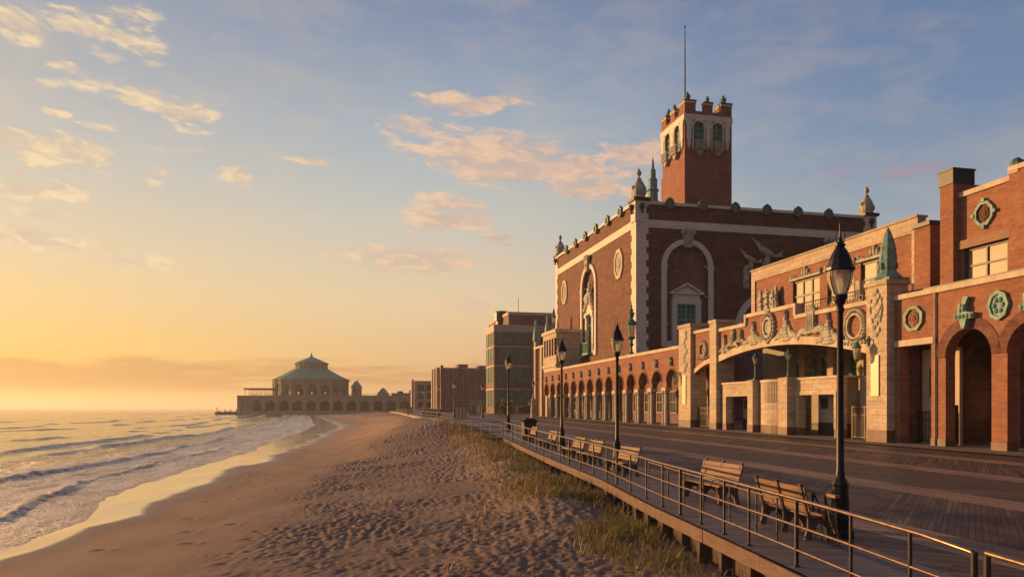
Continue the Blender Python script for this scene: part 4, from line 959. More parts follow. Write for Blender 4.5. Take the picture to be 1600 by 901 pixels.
# right pier with relief and light panel
mb = MB(HF); mb.box(25.3, 27.0, -.55, .9, G0(26)+1.05, 9.75); mb.box(25.2, 27.1, -.65, 1.0, 9.75, 10.0); mb.build('pier', 'stone', root)
mb = MB(HF); mb.box(25.28, 27.02, -.57, .92, G0(26), G0(26)+1.049); mb.build('plinth', 'base', root)
mb = MB(HF)
for i in range(12): mb.blob(26.15+.22*math.sin(i*2.1), -.55, 6.9+.22*i, .30 if i in (5,6,7,8) else .2, .10, .2, 7, 5)
mb.blob(26.15, -.55, 9.4, .2, .12, .22)
for s_ in (-1, 1): mb.tube([(26.15+s_*.3,-.57,7.6),(26.15+s_*.5,-.57,8.3),(26.15+s_*.42,-.57,9.0)], .06)
mb.build('pier_carving', 'relief', root)
mb = MB(HF); mb.box(25.75, 26.4, -.62, -.56, 3.25, 5.65); mb.build('light_panel', 'panel', root)
mb = MB(HF); mb.plan([(25.35,-.4),(27.0,-.4),(27.0,1.0),(25.35,1.0)], 10.0, 10.16)
mb.lathe(26.15, .25, [(.85,10.16),(.70,10.36),(.50,10.55),(.42,10.75),(.48,11.2),(.46,11.7),(.38,12.2),(.27,12.65),(.12,13.05),(.02,13.25)], 8)
for i in range(8):
    t_ = math.pi/4*i
    for k in range(3): mb.blob(26.15+(.45-.05*k)*math.cos(t_), .25+(.45-.05*k)*math.sin(t_), 10.95+.45*k, .10, .10, .24)
mb.build('pinecone_finial', 'verd2', root)
# right wing: rectangular bay and round arches
WT = 8.75
mb = MB(HF); mb.wall(27.0, 30.0, G0(28), WT, 0, .6, [(28.55, 1.15, G0(28), 6.05, False)])
mb.wall(30.0, 33.85+3.3, G0(31), WT, 0, .6, [(32.12, 1.42, G0(31), 5.2, True), (35.85, 1.42, G0(31), 5.2, True)]); mb.wall(37.15, 46, G0(38), WT, 0, .6, [(39.6, 1.42, G0(38), 5.2, True), (43.3, 1.42, G0(38), 5.2, True)])
mb.build('wing_wall', 'brick2', root)
for a0, a1 in ((27.0,27.39),(29.71,30.69),(33.55,34.42),(37.28,38.17),(41.03,41.87),(44.73,46)): mb = MB(HF); mb.box(a0-.02, a1+.02, -.03, .62, G0(a0), G0(a0)+.75); mb.build('wing_plinth', 'base', root)
mb = MB(HF); mb.box(27.0, 46, -.14, .7, WT, WT+.28); mb.box(27.05, 29.95, -.12, -.001, 6.05, 6.4); mb.build('coping', 'stone2', root)
for c_ in (32.12, 35.85, 39.6): mb = MB(HF); mb.band(c_, 5.2, 1.43, 2.0, -.035, -.002, n=26); mb.build('arch_rim', 'brick', root)
mb = MB(HF); mb.tube([(30.05,-.08,G0(30)),(30.05,-.08,WT)], .05, 8); mb.build('downpipe', 'grey', root)
octagon(HF, 28.5, 0, 7.55, .74, root, 'verd2', 'brick2', 1.0)
def fountain(c_):
    q = .78; X = lambda v: c_+(v)*q; Z = lambda v: 7.35+(v-7.35)*q
    mb = MB(HF); mb.prism([(X(-.72),Z(7.02)),(X(.72),Z(7.02)),(X(.78),Z(7.38)),(X(.35),Z(7.45)),(X(-.35),Z(7.45)),(X(-.78),Z(7.36))], -.30, -.002)
    mb.prism([(X(-.12),Z(6.4)),(X(.12),Z(6.4)),(X(.30),Z(7.05)),(X(-.30),Z(7.05))], -.34, -.002); mb.prism([(X(-.20),Z(7.4)),(X(.20),Z(7.4)),(X(.12),Z(8.0)),(X(.32),Z(8.45)),(X(-.06),Z(8.5)),(X(-.16),Z(8.0))], -.26, -.002)
    mb.prism([(X(-.60),Z(7.45)),(X(-.44),Z(7.45)),(X(-.36),Z(8.05)),(X(-.62),Z(8.1))], -.2, -.002)
    for i in range(5): mb.blob(X(-.6+.3*i), -.28, Z(7.2), .11, .10, .14)
    mb.blob(X(0), -.28, Z(7.75), .12, .12, .2); mb.build('bronze_bracket', 'verd2', root)
fountain(32.12); fountain(35.9); fountain(39.6)
mb = MB(HF); mb.ring(34.0, 7.55, .45, .6, -.15, -.002, 8, 1.25, 0); mb.disc(34.0, 7.55, .45, -.08, -.002, 8, 1.25, 0)
for i in range(6): t_ = i*math.pi/3; mb.blob(34.0+.24*math.cos(t_), -.08, 7.55+.3*math.sin(t_), .12, .1, .14)
mb.build('bronze_shield', 'verd2', root)
# rooms behind the wing
mb = MB(HF); mb.wall(27.05, 46, .2, 8.3, 3.0, 3.3, [(29.9, 1.25, .2, 4.8, True), (33.6, 1.25, .2, 4.8, True), (37.3, 1.25, .2, 4.8, True), (41, 1.25, .2, 4.8, True)]); mb.build('inner_wall', 'brickin', root); 
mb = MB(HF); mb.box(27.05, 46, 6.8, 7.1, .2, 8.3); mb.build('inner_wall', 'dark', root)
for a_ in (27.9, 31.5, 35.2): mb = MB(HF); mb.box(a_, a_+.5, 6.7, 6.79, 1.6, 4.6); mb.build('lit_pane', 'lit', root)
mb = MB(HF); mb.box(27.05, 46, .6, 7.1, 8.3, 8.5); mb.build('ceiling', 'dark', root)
mb = MB(HF); mb.wall(27.2, 29.85, G0(28), 5.9, 1.7, 1.9, [(28.5, .8, 3.2, 4.8, False), (29.3+.1, .38, G0(28), 2.7, False)]); mb.build('inner_panel', 'stone2', root)
window(HF, 27.7, 29.3, 1.75, 3.2, 4.8, 1, 1, root, 'darkframe', 'glass')
mb = MB(HF); mb.box(25.3, 27.0, .92, 8, 0, 9); mb.build('inner_wall', 'brickin', root)
# upper storey (set back behind the terrace)
UF = Frame(hall(0, 3.0), (SX, SY), (-SY, SX)); U0, U1 = 6.75, 25.5
wins = [(12.6, 15.9), (16.8, 19.6), (20.3, 23.1)]
mb = MB(UF); mb.wall(U0+.55, U1-.5, 8.4, 13.3, 0, .4, [((a+b)/2, (b-a)/2, 10.0, 12.35, False) for a, b in wins]); mb.box(U0+.01, U0+.4, .4, 12, 8.4, 13.3); mb.build('upper_wall', 'brick2', root)
mb = MB(UF); mb.box(U0, U1, -.10, .5, 13.3, 14.2); mb.box(U0, U0+.55, -.10, .4, 8.4, 13.3); mb.box(U1-.5, U1, -.10, .4, 8.4, 13.3); mb.box(U0-.08, U1+.05, -.2, .6, 14.2, 14.32); mb.build('upper_stone', 'stone', root)
mb = MB(UF); mb.box(U0+.4, U1, .5, 12, 13.7, 13.9); mb.build('upper_roof', 'roof', root)
mb = MB(UF); mb.box(.0+U1, U1+1.25, -.35, 5.5, 8.4, 13.4); mb.build('chimney_block', 'brick2', root)
mb = MB(UF); mb.box(U1-.08, U1+1.35, -.5, 5.6, 13.4, 13.65); mb.build('block_cap', 'lead', root)
mb = MB(UF); mb.box(U1+.002, U1+1.0, 5.5, 12, 8.4, 14.1); mb.build('upper_wall', 'brick2', root)
for a, b in wins:
    window(UF, a, b, .12, 10.0, 12.35, 3 if b-a > 3 else 2, 2, root, 'darkframe', 'blind', .12, .14, .14)
    mb = MB(UF); o_cresting(mb, (a+b)/2, 12.4, -.02, b-a+.5, .75); mb.build('cresting', 'relief', root)
mb = MB(UF); o_ship(mb, 9.7, 9.6, -.25, 3.3, 3.1); mb.build('galleon_carving', 'relief', root)
mb = MB(HF); mb.box(6.6, 25.2, .6, 3.0, 8.46, 8.7); mb.build('terrace_floor', 'roof', root)
mb = MB(HF); mb.box(8.2, 8.9, .9, 1.3, 9.0, 9.62); mb.build('terrace_ornament', 'relief', root); mb = MB(HF); mb.box(22.9, 23.3, .55, .95, 8.7, 10.6); mb.build('terrace_ornament', 'relief', root)
# square tower block at the right end
BF = Frame(hall(0, 1.5), (SX, SY), (-SY, SX))
mb = MB(BF); mb.wall(30.1, 33.4, 8.6, 13.95, 0, .5, [(31.7, 1.35, 9.35, 11.1, False)]); mb.box(29.2+.9, 46, 8.0, 8.4, 8.6, 13.9); mb.wall(33.9, 46, 8.6, 14.3, -.3, .5, []); mb.build('block_wall', 'brick2', root)
mb = MB(BF); mb.box(33.4, 33.9, -.3, .5, 8.6, 14.2); mb.build('block_pilaster', 'brick2', root)
mb = MB(BF); mb.box(29.2, 30.1, -.45, 2.2, 8.6, 14.75); mb.box(29.2+.01, 30.1, 2.2, 8, 8.6, 13.9); mb.build('chimney', 'brick2', root)
mb = MB(BF); mb.box(29.14, 30.16, -.52, .9, 14.75, 15.5); mb.box(29.1, 30.2, -.56, .95, 15.5, 15.58); mb.build('chimney_cap', 'lead', root)
mb = MB(BF); mb.box(30.1, 33.4, -.12, .6, 13.95, 14.22); mb.box(33.4, 46, -.4, .6, 14.3, 14.55); mb.box(33.35,33.95,-.35,.55,14.2,14.3); mb.build('coping', 'stone2', root)
mb = MB(BF); mb.box(30.15, 33.35, -.22, .2, 11.1, 11.55); mb.build('lintel', 'bench', root)
window(BF, 30.36, 33.04, .1, 9.2, 11.1, 2, 2, root, 'darkframe', 'blind', .12, .14, .10)
octagon(BF, 31.7, 0, 12.7, .62, root, 'verd2', 'brick', 1.1, True)
mb = MB(BF); mb.lathe(33.3, .3, [(.08,14.2),(.08,14.5),(.28,14.7),(.30,14.95),(.12,15.1),(.02,15.12)], 8); mb.build('roof_vent', 'verd', root)
mb = MB(HF); mb.box(27.1, 46, .75, 1.4, 8.5, 9.3); mb.build('parapet_back', 'lead', root)
# ================================================================== street lamps
def make_lamp():
    r = thing('street_lamp', (0,0,0), 'x', 'street lamp', 'black street lamps along the boardwalk')
    mb = MB(); mb.lathe(0,0,[(.24,0),(.24,.12),(.21,.16),(.21,.36),(.16,.44),(.14,.95),(.155,.98),(.12,1.06),(.085,1.12)], 8, math.pi/8); mb.build('lamp_base', 'iron', r)
    mb = MB(); mb.lathe(0,0,[(.078,1.1),(.085,1.2),(.070,1.25),(.052,4.18),(.072,4.22),(.072,4.28),(.05,4.32)], 12); mb.build('post', 'iron', r, True)
    mb = MB(); mb.lathe(0,0,[(.05,4.3),(.075,4.36),(.11,4.42),(.13,4.50),(.13,4.53)], 12)
    mb.ring
    mb.lathe(0,0,[(.245,4.96),(.26,4.98),(.26,5.03),(.235,5.05),(.20,5.18),(.13,5.34),(.075,5.42),(.095,5.44),(.095,5.47),(.05,5.50),(.045,5.56),(.018,5.60),(.014,5.86),(.004,5.90)], 12)
    for i in range(4):
        t_ = math.pi/2*i+.4; c_, s_ = math.cos(t_), math.sin(t_)
        mb.tube([(.125*c_,.125*s_,4.52),(.20*c_,.20*s_,4.68),(.245*c_,.245*s_,4.85),(.25*c_,.25*s_,4.98)], .011, 5)
        mb.tube([(.05*c_,.05*s_,5.50),(.10*c_,.10*s_,5.53),(.115*c_,.115*s_,5.60),(.10*c_,.10*s_,5.68),(.12*c_,.12*s_,5.69)], .010, 5)
    ln = mb.build('lantern', 'iron', r)
    mb = MB(); mb.lathe(0,0,[(.115,4.53),(.185,4.68),(.228,4.84),(.235,4.97)], 16); mb.build('lamp_glass', 'lglass', ln, True)
    mb = MB(); mb.lathe(0,0,[(.02,4.54),(.03,4.6),(.05,4.72),(.045,4.80),(.01,4.85)], 8); mb.build('bulb', 'bulb', ln)
    return r
lamp0 = make_lamp(); used = False
def place(proto, first, x, y, z, rz=0, sc=1., label=None, group=None):
    o = proto if first else copy_tree(proto)
    o.location = (x, y, z); o.rotation_euler = (0,0,rz); o.scale = (sc,)*3
    if label: o['label'] = label
    if group: o['group'] = group
    return o
lamps = [(6.02, 13.5, .98, 'nearest and tallest black street lamp, standing by the bench facing inland'),
 (3.80, 26.6, .94, 'black street lamp rising before the arcade, second nearest in the row'),
 (2.50, 37.0, 1.0, 'black street lamp against the sunlit side of the brick hall, third in the row'),
 (-.30, 60.0, 1.12, 'black street lamp just beyond the end of the railing, before the glass-fronted block'),
 (-4.5, 112., .93, 'street lamp on the open deck beside the small sunlit kiosk'),
 (-8.5, 108., .97, 'street lamp behind the dune crest beside the low golden shelter'),
 (-11.6, 116., .92, 'street lamp at the deck edge left of the golden shelter, before the apartment block'),
 (-18.0, 150., .95, 'street lamp far off before the small grey block, second from the left end'),
 (-20.6, 152., .85, 'far street lamp beside the one before the small grey block'),
 (-26.0, 178., .90, 'leftmost far street lamp on the bend of the boardwalk'),
 (3.4, 117., 1.05, 'street lamp with a stone-coloured figure at its foot near the far end of the arcade')]
for i, (x, y, k, lb) in enumerate(lamps): place(lamp0, i == 0, x, y, float(g(y)), .3*i, k, lb)
# ------------------------------------------------------------------ benches (made facing -X: back along +X side, length along Y)
def make_bench():
    r = thing('park_bench', (0,0,0), 'x', 'bench', 'timber slatted benches by the railing')
    r['group'] = 'timber slatted benches by the railing'
    Lh = .95
    mb = MB()
    for i in range(4):                                # back slats lean back
        z0 = .50+i*.115; x0 = .20+.030*i
        mb.add([(x0,-Lh,z0),(x0+.035,-Lh,z0+.0),(x0+.035+.026,-Lh,z0+.098),(x0+.026,-Lh,z0+.098),(x0,Lh,z0),(x0+.035,Lh,z0),(x0+.061,Lh,z0+.098),(x0+.026,Lh,z0+.098)],
               [(0,1,2,3),(7,6,5,4),(0,4,5,1),(1,5,6,2),(2,6,7,3),(3,7,4,0)])
    mb.build('backrest', 'bench', r)
    mb = MB()
    for i in range(4): x0 = -.30+i*.118; mb.box(x0, x0+.10, -Lh, Lh, .425-.012*i, .462-.012*i)
    mb.build('seat', 'bench', r)
    prof = [(-.28,0),(-.17,0),(-.14,.16),(-.04,.28),(.04,.28),(.14,.16),(.17,0),(.29,0),(.235,.24),(.235,.40),(.30,.62),(.375,.93),(.40,.99),(.34,1.0),(.315,.95),(.235,.62),(.19,.44),(.15,.40),(-.32,.425),(-.33,.36),(-.27,.22)]
    for y in (-.86, 0, .86):
        mb = MB(Frame((0, 0), (1, 0), (0, 1))); mb.prism(prof, y-.035, y+.035); mb.build('leg', 'concrete', r)
    return r
bench0 = make_bench()
# (x, y, turn) facing the sea unless turned by pi
bs = [(4.98, 18.45, .24, 'timber bench on its own facing the sea, nearest of those that face the water'),
      (5.42, 14.1, math.pi+.13, 'timber bench seen from behind, facing inland beside the nearest street lamp'),
      (3.72, 25.0, .20, 'sea-facing timber bench, nearest one of the row behind the railing bend'),
      (3.05, 29.0, .16, 'sea-facing timber bench, second in the row behind the railing bend'),
      (2.62, 31.6, .16, 'sea-facing timber bench, third in the row behind the railing bend'),
      (1.86, 38.2, .16, 'sea-facing timber bench before the third lamp, fourth in the row'),
      (1.05, 44.0, .16, 'farthest sea-facing timber bench, just before the dark litter bin')]
for i, (x, y, a, lb) in enumerate(bs): place(bench0, i == 0, x, y, float(g(y)), a, 1.0 if i < 2 else .98, lb)
# small timber-topped rack by the lamp
r = thing('leaning_rack', (5.55, 13.15, .145), 'small metal rack with a sunlit timber top rail beside the nearest lamp', 'rack')
F1 = Frame((5.55, 13.15), (.04, -1.0), (1.0, .04)); z0 = .145
mb = MB(F1); mb.box(-.55, .55, -.04, .05, z0+.82, z0+.87); mb.build('top_rail', 'bench', r)
mb = MB(F1)
for a_ in (-.40, .10, .48):
    mb.tube([(a_, 0, z0+.82),(a_, .02, z0+.4),(a_+.02, .05, z0)], .02, 6)
mb.tube([(-.35,.0,z0+.80),(-.20,.02,z0+.62),(-.12,.02,z0+.35),(-.08,.02,z0)], .02, 6); mb.tube([(.1,0,z0+.80),(.28,0,z0+.4),(.48,0,z0+.2)], .016, 6)
mb.build('frame', 'gate', r)
mb = MB(F1); mb.box(-.45, .1, -.02, .02, z0+.40, z0+.46); mb.build('cross_rail', 'bench', r)
# litter bin
r = thing('litter_bin', (1.2, 52.5, float(g(52.5))), 'dark square litter bin with a raised lid behind the railing', 'litter bin')
mb = MB(); x, y, z0 = 1.2, 52.5, float(g(52.5))
mb.lathe(x, y, [(.56,z0),(.60,z0+.05),(.62,z0+.85),(.66,z0+.9),(.66,z0+.98)], 4, math.pi/4+.2); mb.build('bin_body', 'lead', r)
mb = MB(); mb.lathe(x, y, [(.70,z0+.98),(.72,z0+1.06),(.5,z0+1.2),(.3,z0+1.26)], 4, math.pi/4+.2)
for s_ in (-1, 1): mb.box(x-.5*s_-.03, x-.5*s_+.03, y-.35, y+.35, z0+.98, z0+1.15)
mb.build('lid', 'iron', r)
# ------------------------------------------------------------------ railings along the edge
def railing(name, label, ys, inset=.12, h=1.02, inner=False, posts=None):
    mid = float(np.mean(ys)); r = thing(name, (float(edge(mid))+inset, mid, float(g(mid))), label, 'railing', 'steel pipe railings on the seaward edge')
    P = lambda y, z, o=0: (float(edge(y))+inset+o, y, float(g(y))+z)
    fine = np.linspace(ys[0], ys[-1], max(6, int(abs(ys[-1]-ys[0])/.8)))
    for nm, z, rr in (('top_rail', h, .027), ('middle_rail', .62, .019), ('bottom_rail', .26, .019)):
        mb = MB(); pts = [P(y, z) for y in fine]
        if nm == 'top_rail':
            pts = [P(ys[0], z-.10), P(ys[0]+.02, z-.03)]+[P(y, z) for y in fine[1:-1]]+[P(ys[-1]-.0, z)]
        mb.tube(pts, rr, 10); mb.build(nm, 'rail', r, True)
    for i, y in enumerate(ys):
        mb = MB(); rr = .034 if (i in (0, len(ys)-1) or i % 4 == 3) else .024
        mb.tube([P(y, .0), P(y, h-.02)], rr, 8); mb.lathe(P(y,0)[0], y, [(.06,float(g(y))+.006),(.06,float(g(y))+.02),(.035,float(g(y))+.03)], 8); mb.build('post', 'post', r, True)
    if inner:
        yy = [y+.35 for y in ys[:-1]]
        mb = MB(); mb.tube([P(y, .80, .62) for y in yy], .022, 8); mb.build('inner_handrail', 'rail', r, True)
        for y in yy[::1]:
            mb = MB(); mb.tube([P(y, 0, .62), P(y, .80, .62)], .018, 8); mb.build('inner_post', 'post', r, True)
    return r
railing('pipe_railing', 'long curving steel pipe railing with three rails on the seaward edge, beside the benches', [7.32, 8.35, 9.6, 11.07, 12.7, 13.75, 14.9, 16.1, 17.3, 18.7, 20.3, 22, 23.45, 25.1, 27, 28.9, 30.6, 32.4, 34.5, 36.7, 39, 41.3, 43.7, 46, 48.4, 50.8], inner=False)
railing('pipe_railing', 'short piece of steel pipe railing cut off by the right corner of the view', [2.2, 3.4, 4.6, 5.9, 7.14])
# back row of posts with a low handrail
r = thing('handrail', (4.7, 13, .15), 'low inner steel handrail on thin posts just inside the main railing near the benches', 'handrail')
ys_ = [8.9, 10.3, 11.6, 12.9, 13.7, 14.9, 16.3, 17.5, 18.8, 20.6]
mb = MB(); mb.tube([(float(edge(y))+.70, y, float(g(y))+.78) for y in ys_[3:]], .02, 8); mb.build('top_rail', 'rail', r, True)
for y in ys_[3:]: mb = MB(); mb.tube([(float(edge(y))+.70, y, float(g(y))), (float(edge(y))+.70, y, float(g(y))+.78)], .018, 8); mb.build('post', 'post', r, True)
# side rail across the beach steps
r = thing('step_railing', (-2.0, 52, .6), 'dark railing running across the head of the beach steps', 'railing', 'steel pipe railings on the seaward edge')
mb = MB()
for z in (1.0, .62, .3): mb.tube([(-.75, 51.2, .57+z), (-2.9, 52.6, .58+z)], .024, 6)
mb.build('rails', 'iron', r, True)
for i in range(4): x = -.8-.68*i; mb = MB(); mb.tube([(x, 51.2+.45*i, .5),(x, 51.2+.45*i, 1.57)], .026, 6); mb.build('post', 'iron', r, True)
r = thing('beach_steps', (-2.0, 51, 0), 'short weathered timber steps going down from the boardwalk to the sand', 'steps')
for i in range(4):
    mb = MB(); mb.box(-2.2-.32*i, -1.9-.32*i, 49.4, 51.0, .36-.15*i, .42-.15*i); mb.build('tread', 'fascia', r)
mb = MB(); mb.prism([(-1.8,.5),(-3.3,-.2),(-3.3,-.4),(-1.8,.3)], 49.3, 49.38); mb.build('stringer', 'fascia', r); mb = MB(); mb.box(-1.9, -.6, 49.3, 51.1, .40, .545); mb.build('landing', 'fascia', r)
ys_ = list(np.arange(86, 250, 4.))
railing('pipe_railing', 'distant stretch of railing on the boardwalk bend catching the sun', ys_, h=1.05)
r = ribbon(80, 300, -.02, .3, -.35, .12, 6).build('edge_beam', 'bench'); tag(r, 'long sunlit timber edge beam of the distant boardwalk bend', 'edge beam')
# ------------------------------------------------------------------ lanterns
def make_post_lantern():
    r = thing('post_lantern', (0,0,0), 'x', 'lantern', 'green bronze post lanterns on the ticket front')
    mb = MB(); mb.lathe(0,0,[(.20,0),(.20,.1),(.12,.16),(.075,.3),(.06,1.15),(.10,1.2),(.06,1.25),(.13,1.33)], 8)
    mb.lathe(0,0,[(.26,1.74),(.29,1.78),(.14,2.0),(.07,2.05),(.06,2.12),(.01,2.22)], 8)
    for i in range(6): t_ = i*math.pi/3; mb.tube([(.13*math.cos(t_),.13*math.sin(t_),1.33),(.24*math.cos(t_),.24*math.sin(t_),1.76)], .014, 5)
    b_ = mb.build('post', 'verd', r); mb = MB(); mb.lathe(0,0,[(.11,1.34),(.22,1.73)], 8); mb.build('lamp_glass', 'lglass', b_)
    return r
pl = make_post_lantern()
x, y = hall(12.0, .1); place(pl, True, x, y, PZ+.05, 0, .95, 'left of the two green bronze lanterns on the ticket front posts')
x, y = hall(16.5, 0); place(pl, False, x, y, PZ+.05, .3, .95, 'right of the two green bronze lanterns on the ticket front posts')
def make_roof_lantern():
    r = thing('roof_lantern', (0,0,0), 'x', 'lantern', 'ornate bronze lanterns on the parapets')
    mb = MB(); mb.lathe(0,0,[(.42,0),(.38,.2),(.16,.45),(.12,1.0),(.3,1.25),(.16,1.45),(.2,1.8),(.5,2.0),(.46,2.15)], 10)
    mb.lathe(0,0,[(.52,3.55),(.62,3.65),(.58,3.8),(.30,4.15),(.16,4.3),(.30,4.6),(.34,4.85),(.16,5.1),(.26,5.25),(.1,5.5),(.12,5.7),(.02,6.0)], 10)
    for i in range(6): t_ = i*math.pi/3; mb.tube([(.42*math.cos(t_),.42*math.sin(t_),2.1),(.55*math.cos(t_),.55*math.sin(t_),3.6)], .035, 5); mb.blob(.5*math.cos(t_), .5*math.sin(t_), 3.8, .1, .1, .18); mb.blob(.3*math.cos(t_), .3*math.sin(t_), 4.9, .08, .08, .14)
    b_ = mb.build('lantern_body', 'verd', r); mb = MB(); mb.lathe(0,0,[(.34,2.15),(.48,3.55)], 10); mb.build('lamp_glass', 'lglass', b_); return r
rl = make_roof_lantern()
x, y = hall(-13.9, .35); place(rl, True, x, y, 8.5, 0, .96, 'ornate green lantern on the arcade parapet before the corner of the brick hall')
x, y = hall(-46.6, .8); place(rl, False, x, y, 14.5, 0, .62, 'small bronze lantern on the roof of the loggia at the far end of the arcade')
def wall_lantern(s, m, z, label, k=1.):
    x, y = hall(s, m); r = thing('wall_lantern', (x, y, z), label, 'lantern', 'bronze lanterns bracketed to the piers'); F2 = Frame(hall(s, m), (SX, SY), (-SY, SX))
    mb = MB(F2); mb.tube([(0,0,z+.55*k),(-.05*k,-.25*k,z+.75*k),(-.15*k,-.5*k,z+.72*k),(-.2*k,-.55*k,z+.55*k)], .035*k, 6); mb.blob(0,0,z+.6*k,.1*k,.1*k,.3*k); mb.build('bracket', 'verd', r)
    mb = MB(F2); mb.lathe(-.2*k,-.55*k,[(.22*k,z+.25*k),(.25*k,z+.28*k),(.12*k,z+.48*k),(.03*k,z+.56*k)],8); mb.lathe(-.2*k,-.55*k,[(.02*k,z-.5*k),(.10*k,z-.42*k),(.14*k,z-.32*k)],8)
    for i in range(6): t_ = i*math.pi/3; mb.tube([(-.2*k+.14*k*math.cos(t_),-.55*k+.14*k*math.sin(t_),z-.32*k),(-.2*k+.2*k*math.cos(t_),-.55*k+.2*k*math.sin(t_),z+.26*k)],.014*k,4)
    l_ = mb.build('lantern', 'verd', r); mb = MB(F2); mb.lathe(-.2*k,-.55*k,[(.12*k,z-.32*k),(.18*k,z+.25*k)],8); mb.build('lamp_glass', 'lglass', l_)
wall_lantern(25.5, -.56, 5.85, 'green bronze lantern hung from a bracket on the big right-hand stone pier', 1.15)
wall_lantern(-.2, -.36, 5.2, 'dark lantern hung on the slim stone pier between arcade and entrance', .9)
r = thing('pendant_lantern', (*hall(32.9, 2.0), 5.6), 'small orange-lit lantern hanging inside the tall round arch at the right', 'lantern'); F3 = Frame(hall(32.9, 2.0), (SX, SY), (-SY, SX))
mb = MB(F3); mb.tube([(0,0,6.1),(0,0,8.3)], .015, 5); mb.lathe(0,0,[(.2,6.0),(.05,6.15)],6); mb.lathe(0,0,[(.05,5.5),(.16,5.58)],6); mb.build('frame', 'iron', r)
mb = MB(F3); mb.lathe(0,0,[(.15,5.58),(.19,6.0)],6); mb.build('lamp_glass', 'lit', r)
# gates
def gate(fr, a0, a1, b, z0, z1, label, n, fancy=False):
    x, y, _ = fr((a0+a1)/2, b, 0); r = thing('metal_gate', (x, y, z0), label, 'gate', 'bronze bar gates between the piers')
    mb = MB(fr)
    for s_ in (a0, (a0+a1)/2, a1): mb.box(s_-.035, s_+.035, b-.035, b+.035, z0, z1+.05)
    mb.box(a0, a1, b-.02, b+.02, z1-.06, z1); mb.box(a0, a1, b-.02, b+.02, z0+.12, z0+.18); mb.box(a0, a1, b-.02, b+.02, z1-.55, z1-.5); mb.build('gate_frame', 'gate', r)
    mb = MB(fr)
    for i in range(n): x = a0+(a1-a0)*(i+.5)/n; mb.box(x-.014, x+.014, b-.014, b+.014, z0+.12, z1)
    mb.build('bars', 'gate', r)
    if fancy:
        mb = MB(fr)
        for i in range(5): mb.blob(a0+(a1-a0)*(i+.5)/5, b, z1+.2, .2, .05, .2)
        mb.box(a0, a1, b-.03, b+.03, z1+.38, z1+.44); mb.build('crest', 'gold', r)
gate(HF, 22.95, 25.25, .3, G0(24)+.36, 2.65, 'sunlit bar gate left of the big stone pier', 18)
gate(HF, 2.1, 5.3, .3, G0(3)+.36, 2.6, 'bar gate in the narrow bay left of the ticket front', 16)
gate(HF, 27.45, 29.65, 1.2, G0(28)+.36, 2.35, 'dark bar gate across the rectangular bay right of the big pier', 16)
gate(HF, 34.5, 37.2, 1.4, G0(36)+.36, 3.4, 'bar gate with a gilt crest in the last round arch at the right', 20, True)
# ================================================================== blocks in the distance
def block(label, name, fr, a1, b1, z1, front, side, mt='brick3', par=.5, cat='building', windowmat='glass'):
    """front face along a at b=0 (towards the camera), side face along b at a=0 (towards the sea)"""
    x, y, _ = fr(0,0,0); r = thing(name, (x,y,0), label, cat, None)
    mb = MB(fr); mb.wall(0, a1, 0, z1, 0, .5, [((a+b)/2, (b-a)/2, z0, zz, False) for a,b,z0,zz in []]); mb.box(0, .5, .5, b1, 0, z1); mb.box(a1-.5, a1, .5, b1, 0, z1); mb.box(.5, a1-.5, b1-.5, b1, 0, z1)
    mb.build('wall', mt, r)
    mb = MB(fr); mb.box(.5, a1-.5, .5, b1-.5, z1-.6, z1-.3); mb.build('roof', 'roof', r)
    mb = MB(fr); mb.box(-.15, a1+.15, -.15, .6, z1, z1+par); mb.box(-.15, .6, .6, b1+.15, z1, z1+par); mb.build('coping', 'stone2', r)
    return r
# glass-fronted brick block
BX = -4.6; BY = 190
b1f = Frame((BX, BY), (-SY, SX), (-SX, -SY)); b1s = Frame((BX, BY), (-SX, -SY), (-SY, SX))
r = block('tall brick block with wide bands of green glass behind the far end of the arcade', 'office_block', b1f, 26, 11, 22.6, 0, 0, 'brick3', 1.6)
for z0, z1 in ((3.0, 7.4), (9.2, 13.4), (14.6, 18.4), (18.9+.6, 22.3)):
    window(b1f, .95, 5.1, -.14, z0, z1, 5, 3, r, 'verd2', 'glassf', .10, .12, .07)
    window(b1f, 5.7+.2, 9.5, -.14, z0, z1, 4, 3, r, 'verd2', 'glassf', .10, .12, .07)
    for k in range(3): window(b1s, 1.2+3.1*k, 3.2+3.1*k, -.14, z0, z1, 1, 3, r, 'verd2', 'glassf', .10, .12, .07)
    mb = MB(b1f); mb.box(-.1, 10, -.12, -.002, z1+.05, z1+.35); mb.box(-.12, -.002, 0, 11, z1+.05, z1+.35); mb.build('string_course', 'stone2', r)
mb = MB(b1f); mb.box(10.2, 12.0, -1.2, 0, 0, 24.0); mb.box(13.2, 14.4, -1.6, 0, 0, 21); mb.build('pilaster', 'stone', r)
mb = MB(b1f); mb.box(4.5, 25, 3, 30, 22.3, 27.2); mb.build('upper_storey', 'brick3', r)
mb = MB(b1f); mb.box(4.3, 25.2, 2.8, 30.2, 27.2, 28.0); mb.build('upper_coping', 'stone2', r)
mb = MB(b1f); mb.lathe(4.5, 12, [(1.6,22.3),(1.6,26.4),(2.0,26.5),(2.0,28.9),(1.7,29.2)], 10); mb.build('roof_tank', 'lead', r)
mb = MB(b1f); mb.tube([(8.3,8,28),(8.3,8,32.5)], .08, 5); mb.build('aerial', 'lead', r)
